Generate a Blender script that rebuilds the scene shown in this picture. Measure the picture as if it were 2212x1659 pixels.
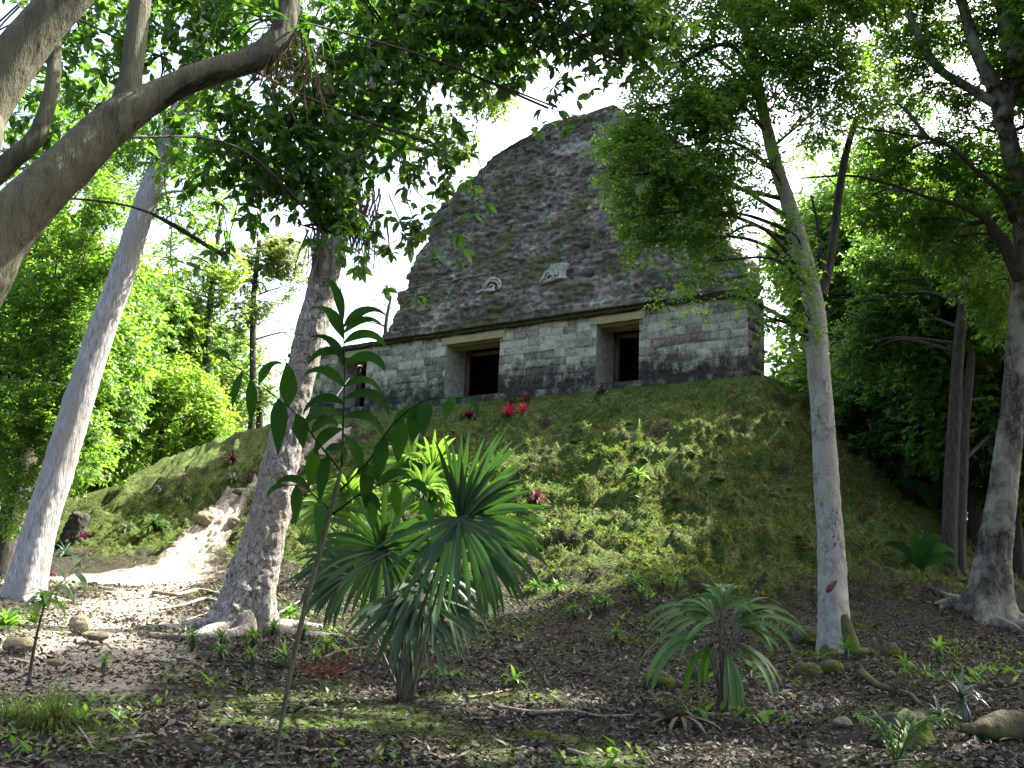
import bpy, math, random
import numpy as np
from math import radians, sin, cos, tan, pi
from mathutils import Matrix, Vector

for _o in list(bpy.data.objects):
    bpy.data.objects.remove(_o)
rng = np.random.default_rng(11)
rnd = random.Random(5)
SC = bpy.context.scene
COL = SC.collection

# ------------------------------------------------------------------ camera
PITCH, ROLL, FPX = radians(11.5), radians(2.5), 2218.0      # pixel coordinates below: a 2212 x 1659 view
CF = np.array([0, cos(PITCH), sin(PITCH)])
_R0 = np.array([1.0, 0, 0]); _U0 = np.array([0, -sin(PITCH), cos(PITCH)])
CR = cos(ROLL) * _R0 + sin(ROLL) * _U0
CU = cos(ROLL) * _U0 - sin(ROLL) * _R0
CC = np.array([0, 0, 1.6])
cam_data = bpy.data.cameras.new('camera')
cam = bpy.data.objects.new('camera', cam_data); COL.objects.link(cam)
M = Matrix.Identity(4)
for i in range(3):
    M[i][0] = CR[i]; M[i][1] = CU[i]; M[i][2] = -CF[i]; M[i][3] = CC[i]
cam.matrix_world = M
cam_data.sensor_width = 36.0
cam_data.lens = 18.0 * FPX / 1106.0
cam_data.clip_start = 0.1; cam_data.clip_end = 2000
SC.camera = cam

# ------------------------------------------------------------------ sun, sky, exposure
SUN_AZ, SUN_EL = radians(62), radians(50)       # azimuth from +Y (ahead) towards +X (right)
SUNV = np.array([sin(SUN_AZ) * cos(SUN_EL), cos(SUN_AZ) * cos(SUN_EL), sin(SUN_EL)])
w = bpy.data.worlds.new('World'); SC.world = w; w.use_nodes = True
wn = w.node_tree.nodes; wl = w.node_tree.links
sky = wn.new('ShaderNodeTexSky'); sky.sky_type = 'NISHITA'; sky.sun_disc = False
sky.sun_elevation = SUN_EL; sky.sun_rotation = SUN_AZ
sky.air_density = 1.0; sky.dust_density = 7.0; sky.ozone_density = 1.0
bg = wn['Background']; bg.inputs['Strength'].default_value = 0.13
wl.new(sky.outputs[0], bg.inputs['Color'])
sd = bpy.data.lights.new('sun', 'SUN'); sd.energy = 5.0; sd.angle = radians(0.5); sd.color = (1.0, 0.965, 0.91)
so = bpy.data.objects.new('sun', sd); COL.objects.link(so)
so.rotation_euler = Vector(SUNV).to_track_quat('Z', 'Y').to_euler()
so.location = (20, 20, 60)
SC.view_settings.view_transform = 'Standard'; SC.view_settings.look = 'None'
SC.view_settings.exposure = 2.55; SC.view_settings.gamma = 1.0
SC.view_settings.use_curve_mapping = False
SC.render.engine = 'CYCLES'
cy = SC.cycles
cy.max_bounces = 6; cy.diffuse_bounces = 4; cy.glossy_bounces = 2; cy.transmission_bounces = 4
cy.use_denoising = True
cy.caustics_reflective = False; cy.caustics_refractive = False

# ------------------------------------------------------------------ maths helpers
def ray(px, py):
    return CF + CR * ((px - 1106) / FPX) + CU * ((829.5 - py) / FPX)
def at(px, py, Y):
    d = ray(px, py); return CC + d * (Y / d[1])
def proj(P):
    d = P - CC; a = np.maximum(d @ CF, 1e-3)
    return 1106 + FPX * (d @ CR) / a, 829.5 - FPX * (d @ CU) / a
def nrm(v):
    v = np.asarray(v, float); n = np.linalg.norm(v, axis=-1, keepdims=True)
    return v / np.maximum(n, 1e-9)
_tab = np.random.default_rng(3).random((64, 64, 64)).astype(np.float32)
def vn(P, s=1.0, off=0.0):
    """trilinear value noise in 0..1"""
    P = np.asarray(P, float) * s + off
    i = np.floor(P).astype(int); f = P - i; f = f * f * (3 - 2 * f)
    i &= 63; j = (i + 1) & 63
    x0, y0, z0 = i[..., 0], i[..., 1], i[..., 2]; x1, y1, z1 = j[..., 0], j[..., 1], j[..., 2]
    fx, fy, fz = f[..., 0], f[..., 1], f[..., 2]
    a = _tab[x0, y0, z0] * (1 - fx) + _tab[x1, y0, z0] * fx
    b = _tab[x0, y1, z0] * (1 - fx) + _tab[x1, y1, z0] * fx
    c = _tab[x0, y0, z1] * (1 - fx) + _tab[x1, y0, z1] * fx
    d = _tab[x0, y1, z1] * (1 - fx) + _tab[x1, y1, z1] * fx
    return (a * (1 - fy) + b * fy) * (1 - fz) + (c * (1 - fy) + d * fy) * fz
def fbm(P, s=1.0, o=3, off=0.0):
    t = 0; a = 0.5; n = 0
    for k in range(o):
        t = t + a * vn(P, s * 2.03 ** k, off + 7.3 * k); n += a; a *= 0.55
    return t / n

# ------------------------------------------------------------------ terrain
YAW = radians(36)
TU = np.array([-cos(YAW), sin(YAW), 0.0]); TN = np.array([-sin(YAW), -cos(YAW), 0.0])   # along the facade, out of it
TO = at(1640, 822, 33.0)
ZTOP = TO[2]
TU0, TU1, TD = 0.38, 22.6, 5.5
def flat(x, y):
    return 0.2 + np.clip(y - 8, 0, 14) * 0.065 + 0.04 * np.clip(np.abs(x) - 3, 0, 20)
def Hsmooth(x, y):
    x = np.asarray(x, float); y = np.asarray(y, float)
    dx, dy = x - TO[0], y - TO[1]
    u = dx * TU[0] + dy * TU[1]; wd = -(dx * TN[0] + dy * TN[1])
    dr = np.maximum(TU0 - 0.9 - u, 0) * 0.95; dl = .5 * (u - TU1 - 1.2 + np.sqrt((u - TU1 - 1.2) ** 2 + 3.0)) * 0.55
    df = np.maximum(-wd - 0.75, 0) * 0.56; db = np.maximum(wd - TD - 1, 0) * 0.7
    drop = np.sqrt((dr + dl) ** 2 + (df + db) ** 2)
    drop = np.where(drop > 5.0, 5.0 + (drop - 5.0) * 0.8, drop)
    m = ZTOP - drop
    b = flat(x, y); k = 1.2
    h = np.clip(0.5 + 0.5 * (m - b) / k, 0, 1)
    return b * (1 - h) + m * h + k * h * (1 - h), np.clip((m - b) / 1.5, 0, 1), drop
def H(x, y):
    z, mm, drop = Hsmooth(x, y)
    P = np.stack([x, y, np.zeros_like(z)], -1)
    calm = np.clip((drop - 0.05) / 0.9, 0, 1)      # level beside the walls
    big = (fbm(P, 0.45, 3) - 0.5)
    # slumped terraces following the contour lines of the mound
    q = z + 0.8 * (fbm(P, 0.35, 2, 9.0) - 0.5)
    st = 0.75; fr = q / st - np.floor(q / st)
    ter = (np.clip((fr - 0.5) / 0.32, 0, 1) - fr) * st
    z = z + mm * calm * (0.75 * big + 0.6 * ter * np.clip(3.2 * fbm(P, 0.6, 2, 4.0) - 1.0, 0, 1.3) * np.clip((x + 9) / 5, .25, 1))
    z = z + (1 - mm) * 0.22 * big
    lump = fbm(P, 1.7, 4, 2.0)
    b1 = np.abs(2 * fbm(P, 1.5, 2, 15.0) - 1); b2 = np.abs(2 * fbm(P, 3.6, 2, 25.0) - 1); amp = mm * calm
    z = z + (0.02 + 0.35 * amp) * (lump - 0.5) + (0.02 + .34 * amp) * (fbm(P, 4.6, 3, 5.0) - 0.5) + amp * (.25 * (b1 - .25) + .14 * (b2 - .25) + .14 * (np.abs(2 * vn(P, 7.0, 35.0) - 1) - .4))
    cu = (x - TO[0]) * TU[0] + (y - TO[1]) * TU[1]; Pc = np.stack([cu * .8, drop * 2.0 + 1.2 * fbm(P, .5, 2, 61.0), z * 0], -1)
    z = z + amp * (.55 * (np.abs(2 * fbm(Pc, 1.0, 2, 63.0) - 1) - .3) + .42 * (fbm(Pc * [2.0, 2.8, 1], 1.0, 3, 67.0) - .5) + .20 * (np.abs(2 * fbm(Pc * [5, 5.5, 1], 1.0, 2, 69.0) - 1) - .3))
    return z
def ground_z(x, y):
    return float(H(np.array([x]), np.array([y]))[0])
def gnd(px, py, far=60.0):
    """first hit of a pixel's ray with the ground"""
    d = ray(px, py); t = np.arange(5.0, far, 0.04)
    P = CC + d * t[:, None]
    below = P[:, 2] < H(P[:, 0], P[:, 1])
    k = int(np.argmax(below)) if below.any() else int(np.argmin(P[:, 2] - H(P[:, 0], P[:, 1])))
    p = P[k].copy(); p[2] = ground_z(p[0], p[1]); return p

# gaps in the canopy: where the sun reaches the ground (ellipses of the view turned into ground spots)
SPOTS = [(250, 1260, 290, 140), (430, 1150, 130, 100), (60, 1370, 110, 50), (1180, 1095, 140, 70), (1310, 1040, 110, 45), (1450, 985, 170, 32),
         (1640, 895, 110, 60), (700, 1140, 110, 120), (960, 1130, 150, 110), (860, 1060, 120, 60), (1150, 1512, 210, 30),
         (1740, 1520, 130, 40), (1480, 1625, 280, 26), (1930, 1635, 320, 34), (2060, 1600, 110, 30), (600, 1560, 180, 20), (1010, 1610, 170, 22)]
def sunhole(P):
    """fraction by which a leaf at P should be missing because its shadow would fall on a sunlit spot"""
    t = (P[:, 2] - 1.0) / SUNV[2]
    for _ in range(7):
        Q = P - SUNV * t[:, None]
        h = Hsmooth(Q[:, 0], Q[:, 1])[0]
        t = t + 0.7 * (Q[:, 2] - h) / SUNV[2]
    Q = P - SUNV * t[:, None]
    Q[:, 2] = Hsmooth(Q[:, 0], Q[:, 1])[0]
    ok = (Q - CC) @ CF > 3
    X, Yp = proj(Q); out = np.zeros(len(P))
    n = fbm(Q, 1.1, 3) - 0.5
    for (cx, cy_, rx, ry) in SPOTS:
        e = np.sqrt(((X - cx) / rx) ** 2 + ((Yp - cy_) / ry) ** 2) + 0.9 * n
        out = np.maximum(out, np.clip((1.15 - e) / 0.25, 0, 1))
    out = np.where(ok, out, 0)
    for c, r_ in SUNLIT:
        v = P - c; s_ = v @ SUNV
        out = np.maximum(out, np.where(s_ > 2.0, np.clip((r_ * 1.2 - np.linalg.norm(v - s_[:, None] * SUNV, axis=1)) / (.3 * r_), 0, 1), 0))
    return out
SUNLIT = [(at(1640, 780, 33.5), 1.0), (at(1640, 680, 33.5), 1.0), (at(1630, 560, 34), .8), (at(440, 860, 50), 2.6), (at(360, 860, 50), 2.2), (at(470, 960, 50), 1.5), (at(200, 800, 17), .7), (at(130, 1000, 17), .7), (at(270, 620, 17.2), .7), (at(60, 1200, 17), .6), (at(330, 400, 17.3), .7)]

# ------------------------------------------------------------------ objects
def setp(o, label=None, cat=None, group=None, kind=None):
    if label: o['label'] = label
    if cat: o['category'] = cat
    if group: o['group'] = group
    if kind: o['kind'] = kind
    return o
def empty(name, loc, label, cat, group=None):
    o = bpy.data.objects.new(name, None); COL.objects.link(o)
    o.location = tuple(map(float, loc)); o.empty_display_size = 0.2
    return setp(o, label, cat, group)
def mesh(name, V, faces, mat, parent=None, attrs=None, smooth=False, uv=None, loc=None):
    """faces: list of (n,k) integer arrays; vertices are world coordinates, stored relative to the parent or to loc"""
    V = np.asarray(V, np.float32).reshape(-1, 3)
    base = np.zeros(3)
    q_ = parent
    while q_ is not None: base = base + np.array(q_.location); q_ = q_.parent
    if parent is not None: pass
    elif loc is not None: base = np.asarray(loc, float)
    me = bpy.data.meshes.new(name)
    me.vertices.add(len(V)); me.vertices.foreach_set('co', (V - base.astype(np.float32)).ravel())
    faces = [np.asarray(f, np.int32) for f in faces if len(f)]
    li = np.concatenate([f.ravel() for f in faces]); cnt = np.concatenate([np.full(len(f), f.shape[1], np.int32) for f in faces])
    me.loops.add(len(li)); me.loops.foreach_set('vertex_index', li)
    me.polygons.add(len(cnt)); st = np.zeros(len(cnt), np.int32); st[1:] = np.cumsum(cnt)[:-1]
    me.polygons.foreach_set('loop_start', st)
    try: me.polygons.foreach_set('loop_total', cnt)
    except Exception: pass
    if smooth: me.polygons.foreach_set('use_smooth', np.ones(len(cnt), bool))
    if attrs:
        for k, a in attrs.items():
            at_ = me.attributes.new(k, 'FLOAT', 'POINT'); at_.data.foreach_set('value', np.asarray(a, np.float32))
    if uv is not None:
        l = me.uv_layers.new(name='UVMap'); l.data.foreach_set('uv', np.asarray(uv, np.float32)[li].ravel())
    me.update(calc_edges=True); me.validate()
    me.materials.append(mat)
    o = bpy.data.objects.new(name, me); COL.objects.link(o)
    if parent is not None: o.parent = parent
    elif loc is not None: o.location = tuple(map(float, loc))
    return o
class MB:
    def __init__(s): s.V = []; s.F3 = []; s.F4 = []; s.T = []; s.n = 0
    def add(s, V, f3=None, f4=None, tint=0.5):
        V = np.asarray(V, float).reshape(-1, 3)
        s.V.append(V); s.T.append(np.broadcast_to(np.asarray(tint, float), (len(V),)))
        if f3 is not None and len(f3): s.F3.append(np.asarray(f3, int) + s.n)
        if f4 is not None and len(f4): s.F4.append(np.asarray(f4, int) + s.n)
        s.n += len(V)
    def build(s, name, mat, parent=None, smooth=False, loc=None):
        F = []
        if s.F3: F.append(np.concatenate(s.F3))
        if s.F4: F.append(np.concatenate(s.F4))
        return mesh(name, np.concatenate(s.V), F, mat, parent, {'tint': np.concatenate(s.T)}, smooth, loc=loc)

# ------------------------------------------------------------------ materials
class NT:
    def __init__(s, name):
        s.m = bpy.data.materials.new(name); s.m.use_nodes = True
        s.t = s.m.node_tree; s.N = s.t.nodes; s.L = s.t.links
        s.b = s.N['Principled BSDF']; s.out = s.N['Material Output']
        s.tc = s.N.new('ShaderNodeTexCoord')
    def ln(s, a, b): s.L.new(a, b)
    def noise(s, scale, detail=4, rough=0.6, stretch=None, src='Object', dist=0.0):
        n = s.N.new('ShaderNodeTexNoise'); n.inputs['Scale'].default_value = scale
        n.inputs['Detail'].default_value = detail; n.inputs['Roughness'].default_value = rough
        n.inputs['Distortion'].default_value = dist
        v = s.tc.outputs[src]
        if stretch:
            mp = s.N.new('ShaderNodeMapping'); mp.inputs['Scale'].default_value = stretch
            s.ln(v, mp.inputs['Vector']); v = mp.outputs[0]
        s.ln(v, n.inputs['Vector']); return n.outputs['Fac']
    def voro(s, scale, stretch=None, feature='F1', rand=1.0):
        n = s.N.new('ShaderNodeTexVoronoi'); n.inputs['Scale'].default_value = scale; n.feature = feature
        n.inputs['Randomness'].default_value = rand
        v = s.tc.outputs['Object']
        if stretch:
            mp = s.N.new('ShaderNodeMapping'); mp.inputs['Scale'].default_value = stretch
            s.ln(v, mp.inputs['Vector']); v = mp.outputs[0]
        s.ln(v, n.inputs['Vector']); return n.outputs['Distance']
    def ramp(s, fac, stops):
        r = s.N.new('ShaderNodeValToRGB'); e = r.color_ramp.elements
        while len(e) < len(stops): e.new(0.5)
        for x, (p, c) in zip(e, stops):
            x.position = p; x.color = (c[0], c[1], c[2], 1) if not np.isscalar(c) else (c, c, c, 1)
        s.ln(fac, r.inputs[0]); return r.outputs[0]
    def mix(s, fac, a, b, mode='MIX'):
        m = s.N.new('ShaderNodeMix'); m.data_type = 'RGBA'; m.blend_type = mode
        for v, k in ((fac, 0), (a, 6), (b, 7)):
            if hasattr(v, 'is_linked'): s.ln(v, m.inputs[k])
            elif k == 0: m.inputs[0].default_value = v
            else: m.inputs[k].default_value = (v[0], v[1], v[2], 1)
        return m.outputs[2]
    def math(s, op, a, b=0.0, clamp=False):
        m = s.N.new('ShaderNodeMath'); m.operation = op; m.use_clamp = clamp
        for v, k in ((a, 0), (b, 1)):
            if hasattr(v, 'is_linked'): s.ln(v, m.inputs[k])
            else: m.inputs[k].default_value = v
        return m.outputs[0]
    def attr(s, name):
        a = s.N.new('ShaderNodeAttribute'); a.attribute_name = name; return a.outputs['Fac']
    def bump(s, h, strength=0.5, dist=0.05):
        b = s.N.new('ShaderNodeBump'); b.inputs['Strength'].default_value = strength; b.inputs['Distance'].default_value = dist
        s.ln(h, b.inputs['Height']); s.ln(b.outputs[0], s.b.inputs['Normal'])
    def done(s, col, rough=0.9, spec=0.25):
        s.ln(col, s.b.inputs['Base Color']) if hasattr(col, 'is_linked') else None
        s.b.inputs['Roughness'].default_value = rough
        s.b.inputs['Specular IOR Level'].default_value = spec
        return s.m

def leaf_mat(name, dark, light, trans, tfac=0.42, rough=0.42, spec=0.45):
    t = NT(name); a = t.attr('tint')
    col = t.ramp(a, [(0.0, dark), (1.0, light)])
    m = t.done(col, rough, spec)
    tr = t.N.new('ShaderNodeBsdfTranslucent')
    tc = t.ramp(a, [(0.0, [c * 0.55 for c in trans]), (1.0, trans)]); t.ln(tc, tr.inputs['Color'])
    mx = t.N.new('ShaderNodeMixShader'); mx.inputs[0].default_value = tfac
    t.ln(t.b.outputs[0], mx.inputs[1]); t.ln(tr.outputs[0], mx.inputs[2]); t.ln(mx.outputs[0], t.out.inputs['Surface'])
    return m
L_NEAR = leaf_mat('glossy_dark_leaf', (.016, .042, .010), (.055, .12, .02), (.17, .38, .03), .42)
L_MID = leaf_mat('small_green_leaf', (.025, .06, .012), (.085, .17, .03), (.26, .50, .04), .5)
L_BRIGHT = leaf_mat('bright_green_leaf', (.045, .10, .015), (.12, .20, .03), (.38, .60, .05), .5)
L_LIME = leaf_mat('lime_leaf', (.05, .12, .015), (.12, .22, .03), (.36, .60, .05), .5)
L_OLIVE = leaf_mat('olive_leaf', (.05, .09, .02), (.12, .17, .045), (.32, .42, .08), .45)
L_DARK = leaf_mat('deep_shade_leaf', (.028, .065, .016), (.075, .15, .032), (.22, .44, .045), .48)
L_PALM = leaf_mat('palm_leaf', (.010, .034, .010), (.034, .082, .020), (.07, .18, .018), .26, .42, .35)
L_YOUNG = leaf_mat('young_palm_leaf', (.018, .055, .010), (.055, .13, .025), (.12, .30, .025), .36, .42, .3)
L_SAP = leaf_mat('sapling_leaf', (.007, .030, .005), (.022, .066, .009), (.07, .20, .012), .32, .6, .03)
L_FRESH = leaf_mat('fresh_leaf', (.045, .11, .018), (.10, .20, .03), (.22, .42, .035), .4)
L_RED = leaf_mat('red_leaf', (.10, .008, .015), (.38, .018, .035), (.55, .03, .05), .35)
L_WINE = leaf_mat('wine_leaf', (.035, .010, .018), (.12, .025, .035), (.16, .03, .04), .25)
L_SILVER = leaf_mat('silver_leaf', (.05, .07, .06), (.14, .17, .13), (.14, .2, .1), .2, .35, .5)
L_DRY = leaf_mat('dry_leaf', (.035, .027, .018), (.17, .135, .09), (.12, .08, .04), .2, .8, .1)
L_LITTER = leaf_mat('fallen_leaf', (.014, .012, .007), (.16, .142, .108), (.08, .05, .03), .1, .65, .18)
L_GRASS = leaf_mat('moss_blade', (.015, .030, .008), (.092, .135, .032), (.19, .27, .04), .38, .75, .1)
L_STRAW = leaf_mat('straw_blade', (.12, .13, .05), (.3, .3, .12), (.35, .36, .12), .35, .7, .15)

def bark(name, c0, c1, c2, stretch, scale, bump=.6, bd=.04, patch=None, vor=None, rough=.9, crack=.2):
    t = NT(name)
    n = t.noise(scale, 6, .65, stretch); n2 = t.noise(scale * .28, 4, .6)
    col = t.ramp(n, [(.3, c0), (.52, c1), (.72, c2)])
    h = n
    if vor:
        nd = t.noise(2.2, 4, .7); ad = t.N.new('ShaderNodeVectorMath'); ad.operation = 'ADD'
        nt_ = [q for q in t.N if q.type == 'TEX_NOISE'][-1]; sc = t.N.new('ShaderNodeVectorMath'); sc.operation = 'SCALE'; sc.inputs['Scale'].default_value = .55
        t.ln(nt_.outputs['Color'], sc.inputs[0]); t.ln(t.tc.outputs['Object'], ad.inputs[0]); t.ln(sc.outputs[0], ad.inputs[1])
        mp = t.N.new('ShaderNodeMapping'); mp.inputs['Scale'].default_value = (1, 1, .42); t.ln(ad.outputs[0], mp.inputs['Vector'])
        vo = t.N.new('ShaderNodeTexVoronoi'); vo.feature = 'DISTANCE_TO_EDGE'; vo.inputs['Scale'].default_value = vor; t.ln(mp.outputs[0], vo.inputs['Vector'])
        e = t.ramp(vo.outputs['Distance'], [(0.0, 0.0), (.05, 1.0)])
        k_ = t.ramp(t.noise(1.3, 4, .6), [(.4, crack), (.6, 1.0)])
        e = t.math('MAXIMUM', e, t.math('SUBTRACT', 1.0, k_))
        col = t.mix(e, [x * .35 for x in c0], col); h = t.math('ADD', t.math('MULTIPLY', e, .5), n)
    if patch:
        f = t.ramp(n2, [(.46, 0.0), (.56, 1.0)]); col = t.mix(f, col, patch)
    t.bump(h, bump, bd)
    return t.done(col, rough, .15)
B_PALE = bark('pale_ridged_bark', (.13, .125, .12), (.29, .28, .27), (.43, .42, .41), (9, 9, 1.3), 3.0, .9, .05, (.25, .24, .22))
B_FLAKY = bark('flaky_grey_bark', (.10, .09, .08), (.24, .22, .19), (.41, .385, .35), (3.2, 3.2, 1.3), 5.0, 1.0, .06, (.21, .185, .15), 9.0, crack=.75)
B_PATCH = bark('pale_cracked_bark', (.15, .14, .12), (.26, .25, .215), (.36, .345, .30), (2.2, 2.2, 1.4), 2.6, .7, .04, (.27, .26, .225), 6.0, crack=0.0)
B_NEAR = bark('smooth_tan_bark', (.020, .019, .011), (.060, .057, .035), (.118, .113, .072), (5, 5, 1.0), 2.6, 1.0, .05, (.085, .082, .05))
B_DARK = bark('dark_bark', (.022, .020, .016), (.045, .041, .033), (.085, .078, .065), (5, 5, 1), 3.0, .8, .04)
B_LICHEN = bark('lichen_blotched_bark', (.035, .03, .024), (.085, .075, .06), (.17, .155, .13), (2.5, 2.5, 1.0), 3.4, .9, .05, (.20, .19, .15), 4.0, crack=.4)
B_MOSSY = bark('mossy_root_bark', (.03, .025, .016), (.06, .052, .03), (.08, .095, .025), (3, 3, 1.5), 3.0, .9, .05, (.07, .085, .018))
B_STICK = bark('dry_stick_bark', (.07, .055, .04), (.15, .12, .09), (.25, .21, .17), (4, 4, 2), 5.0, .6, .02)
B_STEM = bark('green_brown_stem', (.035, .035, .02), (.07, .065, .04), (.11, .10, .07), (4, 4, 1.5), 6.0, .4, .01)

def moss_stone(name, base, mossc):
    t = NT(name); n = t.noise(3.5, 6, .7); n2 = t.noise(14, 5, .7)
    col = t.ramp(n2, [(.3, [c * .5 for c in base]), (.6, base), (.8, [c * 1.4 for c in base])])
    f = t.ramp(n, [(.42, 0.0), (.55, 1.0)])
    mc = t.ramp(n2, [(.3, [c * .5 for c in mossc]), (.7, mossc)])
    col = t.mix(f, col, mc); t.bump(n2, 1.0, .05)
    return t.done(col, .95, .1)
S_MOSS = moss_stone('mossy_stone', (.10, .09, .07), (.085, .105, .018))
S_TAN = moss_stone('tan_stone', (.27, .22, .15), (.22, .19, .12))

def ground_mat():
    t = NT('forest_floor')
    moss, dirt = t.attr('moss'), t.attr('dirt')
    n1 = t.noise(2.2, 6, .7); n2 = t.noise(16, 6, .75); n3 = t.noise(55, 4, .7); n4 = t.noise(.7, 4, .6)
    litter = t.ramp(n2, [(.28, (.012, .010, .006)), (.48, (.034, .029, .019)), (.62, (.070, .062, .044)), (.76, (.14, .125, .098))])
    n5 = t.math('ADD', t.math('MULTIPLY', n2, .55), t.math('MULTIPLY', t.noise(5.0, 5, .75), .45))
    mossc = t.ramp(n5, [(.34, (.009, .013, .004)), (.45, (.036, .054, .013)), (.55, (.092, .128, .03)), (.68, (.20, .22, .10))])
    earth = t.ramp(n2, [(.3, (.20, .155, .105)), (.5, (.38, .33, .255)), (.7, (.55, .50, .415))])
    mf = t.math('ADD', moss, t.math('MULTIPLY', t.math('SUBTRACT', n1, .5), 1.5)); mf = t.ramp(mf, [(.40, 0.0), (.62, 1.0)])
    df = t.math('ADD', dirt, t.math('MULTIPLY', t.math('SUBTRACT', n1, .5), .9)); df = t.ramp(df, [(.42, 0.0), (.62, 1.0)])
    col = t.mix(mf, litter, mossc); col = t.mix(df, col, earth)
    h = t.math('ADD', t.math('ADD', n2, t.math('MULTIPLY', n3, .5)), t.noise(5.5, 5, .7))
    t.bump(h, 1.0, .09)
    return t.done(col, .95, .1)
G_MAT = ground_mat()

def wall_mat():
    t = NT('weathered_limestone_wall')
    tint, st = t.attr('tint'), t.attr('stain')
    n = t.noise(3.0, 6, .7); n2 = t.noise(14, 6, .75); nv = t.noise(1.6, 6, .75, (1.3, 1.3, .8)); n4 = t.noise(36, 3, .7)
    a = t.math('ADD', t.math('MULTIPLY', tint, .22), t.math('ADD', t.math('MULTIPLY', n2, .45), t.math('MULTIPLY', n, .35)))
    col = t.ramp(a, [(.32, (.04, .04, .032)), (.44, (.17, .162, .125)), (.56, (.37, .348, .255)), (.74, (.60, .57, .44))])
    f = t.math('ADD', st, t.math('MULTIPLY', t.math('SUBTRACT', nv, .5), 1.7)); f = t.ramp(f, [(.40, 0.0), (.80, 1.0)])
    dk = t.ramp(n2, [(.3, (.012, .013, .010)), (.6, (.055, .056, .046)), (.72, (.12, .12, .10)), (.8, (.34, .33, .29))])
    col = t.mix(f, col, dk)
    t.bump(t.math('ADD', n2, t.math('MULTIPLY', n4, .5)), .8, .04)
    return t.done(col, .95, .1)
W_MAT = wall_mat()

def roof_mat():
    t = NT('dark_weathered_masonry')
    tint = t.attr('tint'); pl = t.attr('pale')
    n = t.noise(.55, 5, .65); n2 = t.noise(11, 6, .8); nv = t.noise(1.6, 5, .7, (1.6, 1.6, .4)); n4 = t.noise(30, 4, .75)
    a = t.math('ADD', t.math('MULTIPLY', tint, .5), t.math('MULTIPLY', n4, .5))
    col = t.ramp(a, [(.26, (.022, .0205, .015)), (.41, (.105, .098, .077)), (.54, (.215, .204, .162)), (.66, (.48, .46, .375))])
    dk = t.ramp(nv, [(.40, 0.0), (.62, .75)]); col = t.mix(dk, col, t.mix(.5, col, (.06, .058, .05)))
    mo = t.ramp(t.math('ADD', n, t.math('MULTIPLY', n2, .5)), [(.74, 0.0), (.86, .8)])
    col = t.mix(mo, col, t.ramp(n4, [(.3, (.035, .042, .014)), (.7, (.13, .14, .05))]))
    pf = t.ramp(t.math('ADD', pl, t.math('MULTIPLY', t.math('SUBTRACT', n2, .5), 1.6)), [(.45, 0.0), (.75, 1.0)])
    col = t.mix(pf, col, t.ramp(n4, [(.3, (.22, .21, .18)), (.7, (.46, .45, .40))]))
    t.bump(t.math('ADD', n2, n4), 1.0, .07)
    return t.done(col, .95, .1)
R_MAT = roof_mat()
def plain(name, c0, c1, scale=8, stretch=None, rough=.85, bump=.5, bd=.02):
    t = NT(name); n = t.noise(scale, 6, .7, stretch)
    t.bump(n, bump, bd); return t.done(t.ramp(n, [(.3, c0), (.7, c1)]), rough, .15)
M_CORN = plain('mossy_cornice', (.012, .013, .008), (.07, .075, .035), 9, None, .95, 1, .05)
M_PLASTER = plain('pale_plaster', (.09, .086, .07), (.46, .44, .37), 9, None, .95, .8, .03)
M_BEAM = plain('old_lintel_wood', (.14, .115, .055), (.46, .39, .22), 6, (1, 1, 9), .85, .8, .02)
M_POST = plain('brown_door_post', (.06, .042, .026), (.14, .10, .065), 8, (6, 6, .8), .8, .5, .01)
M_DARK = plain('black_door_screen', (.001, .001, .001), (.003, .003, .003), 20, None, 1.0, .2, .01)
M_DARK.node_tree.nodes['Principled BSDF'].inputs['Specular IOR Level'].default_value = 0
M_JAMB = plain('plastered_jamb', (.18, .175, .14), (.50, .48, .38), 4, (1, 1, 1.3), .95, .6, .03)
M_INNER = plain('inner_masonry', (.05, .05, .045), (.14, .135, .12), 5)

# ------------------------------------------------------------------ ground sheet
def axis(lo, hi, a, b, d, grow=1.12):
    c = list(np.arange(a, b, d)); s = d
    x = c[-1]
    while x < hi: s = min(s * grow, 12); x += s; c.append(x)
    s = d; x = c[0]; pre = []
    while x > lo: s = min(s * grow, 12); x -= s; pre.append(x)
    return np.array(pre[::-1] + c)
gx = axis(-500, 500, -13.5, 14.5, .065); gy = axis(-60, 700, 7.5, 38.5, .065)
GX, GY = np.meshgrid(gx, gy)
GZ = H(GX, GY)
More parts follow.
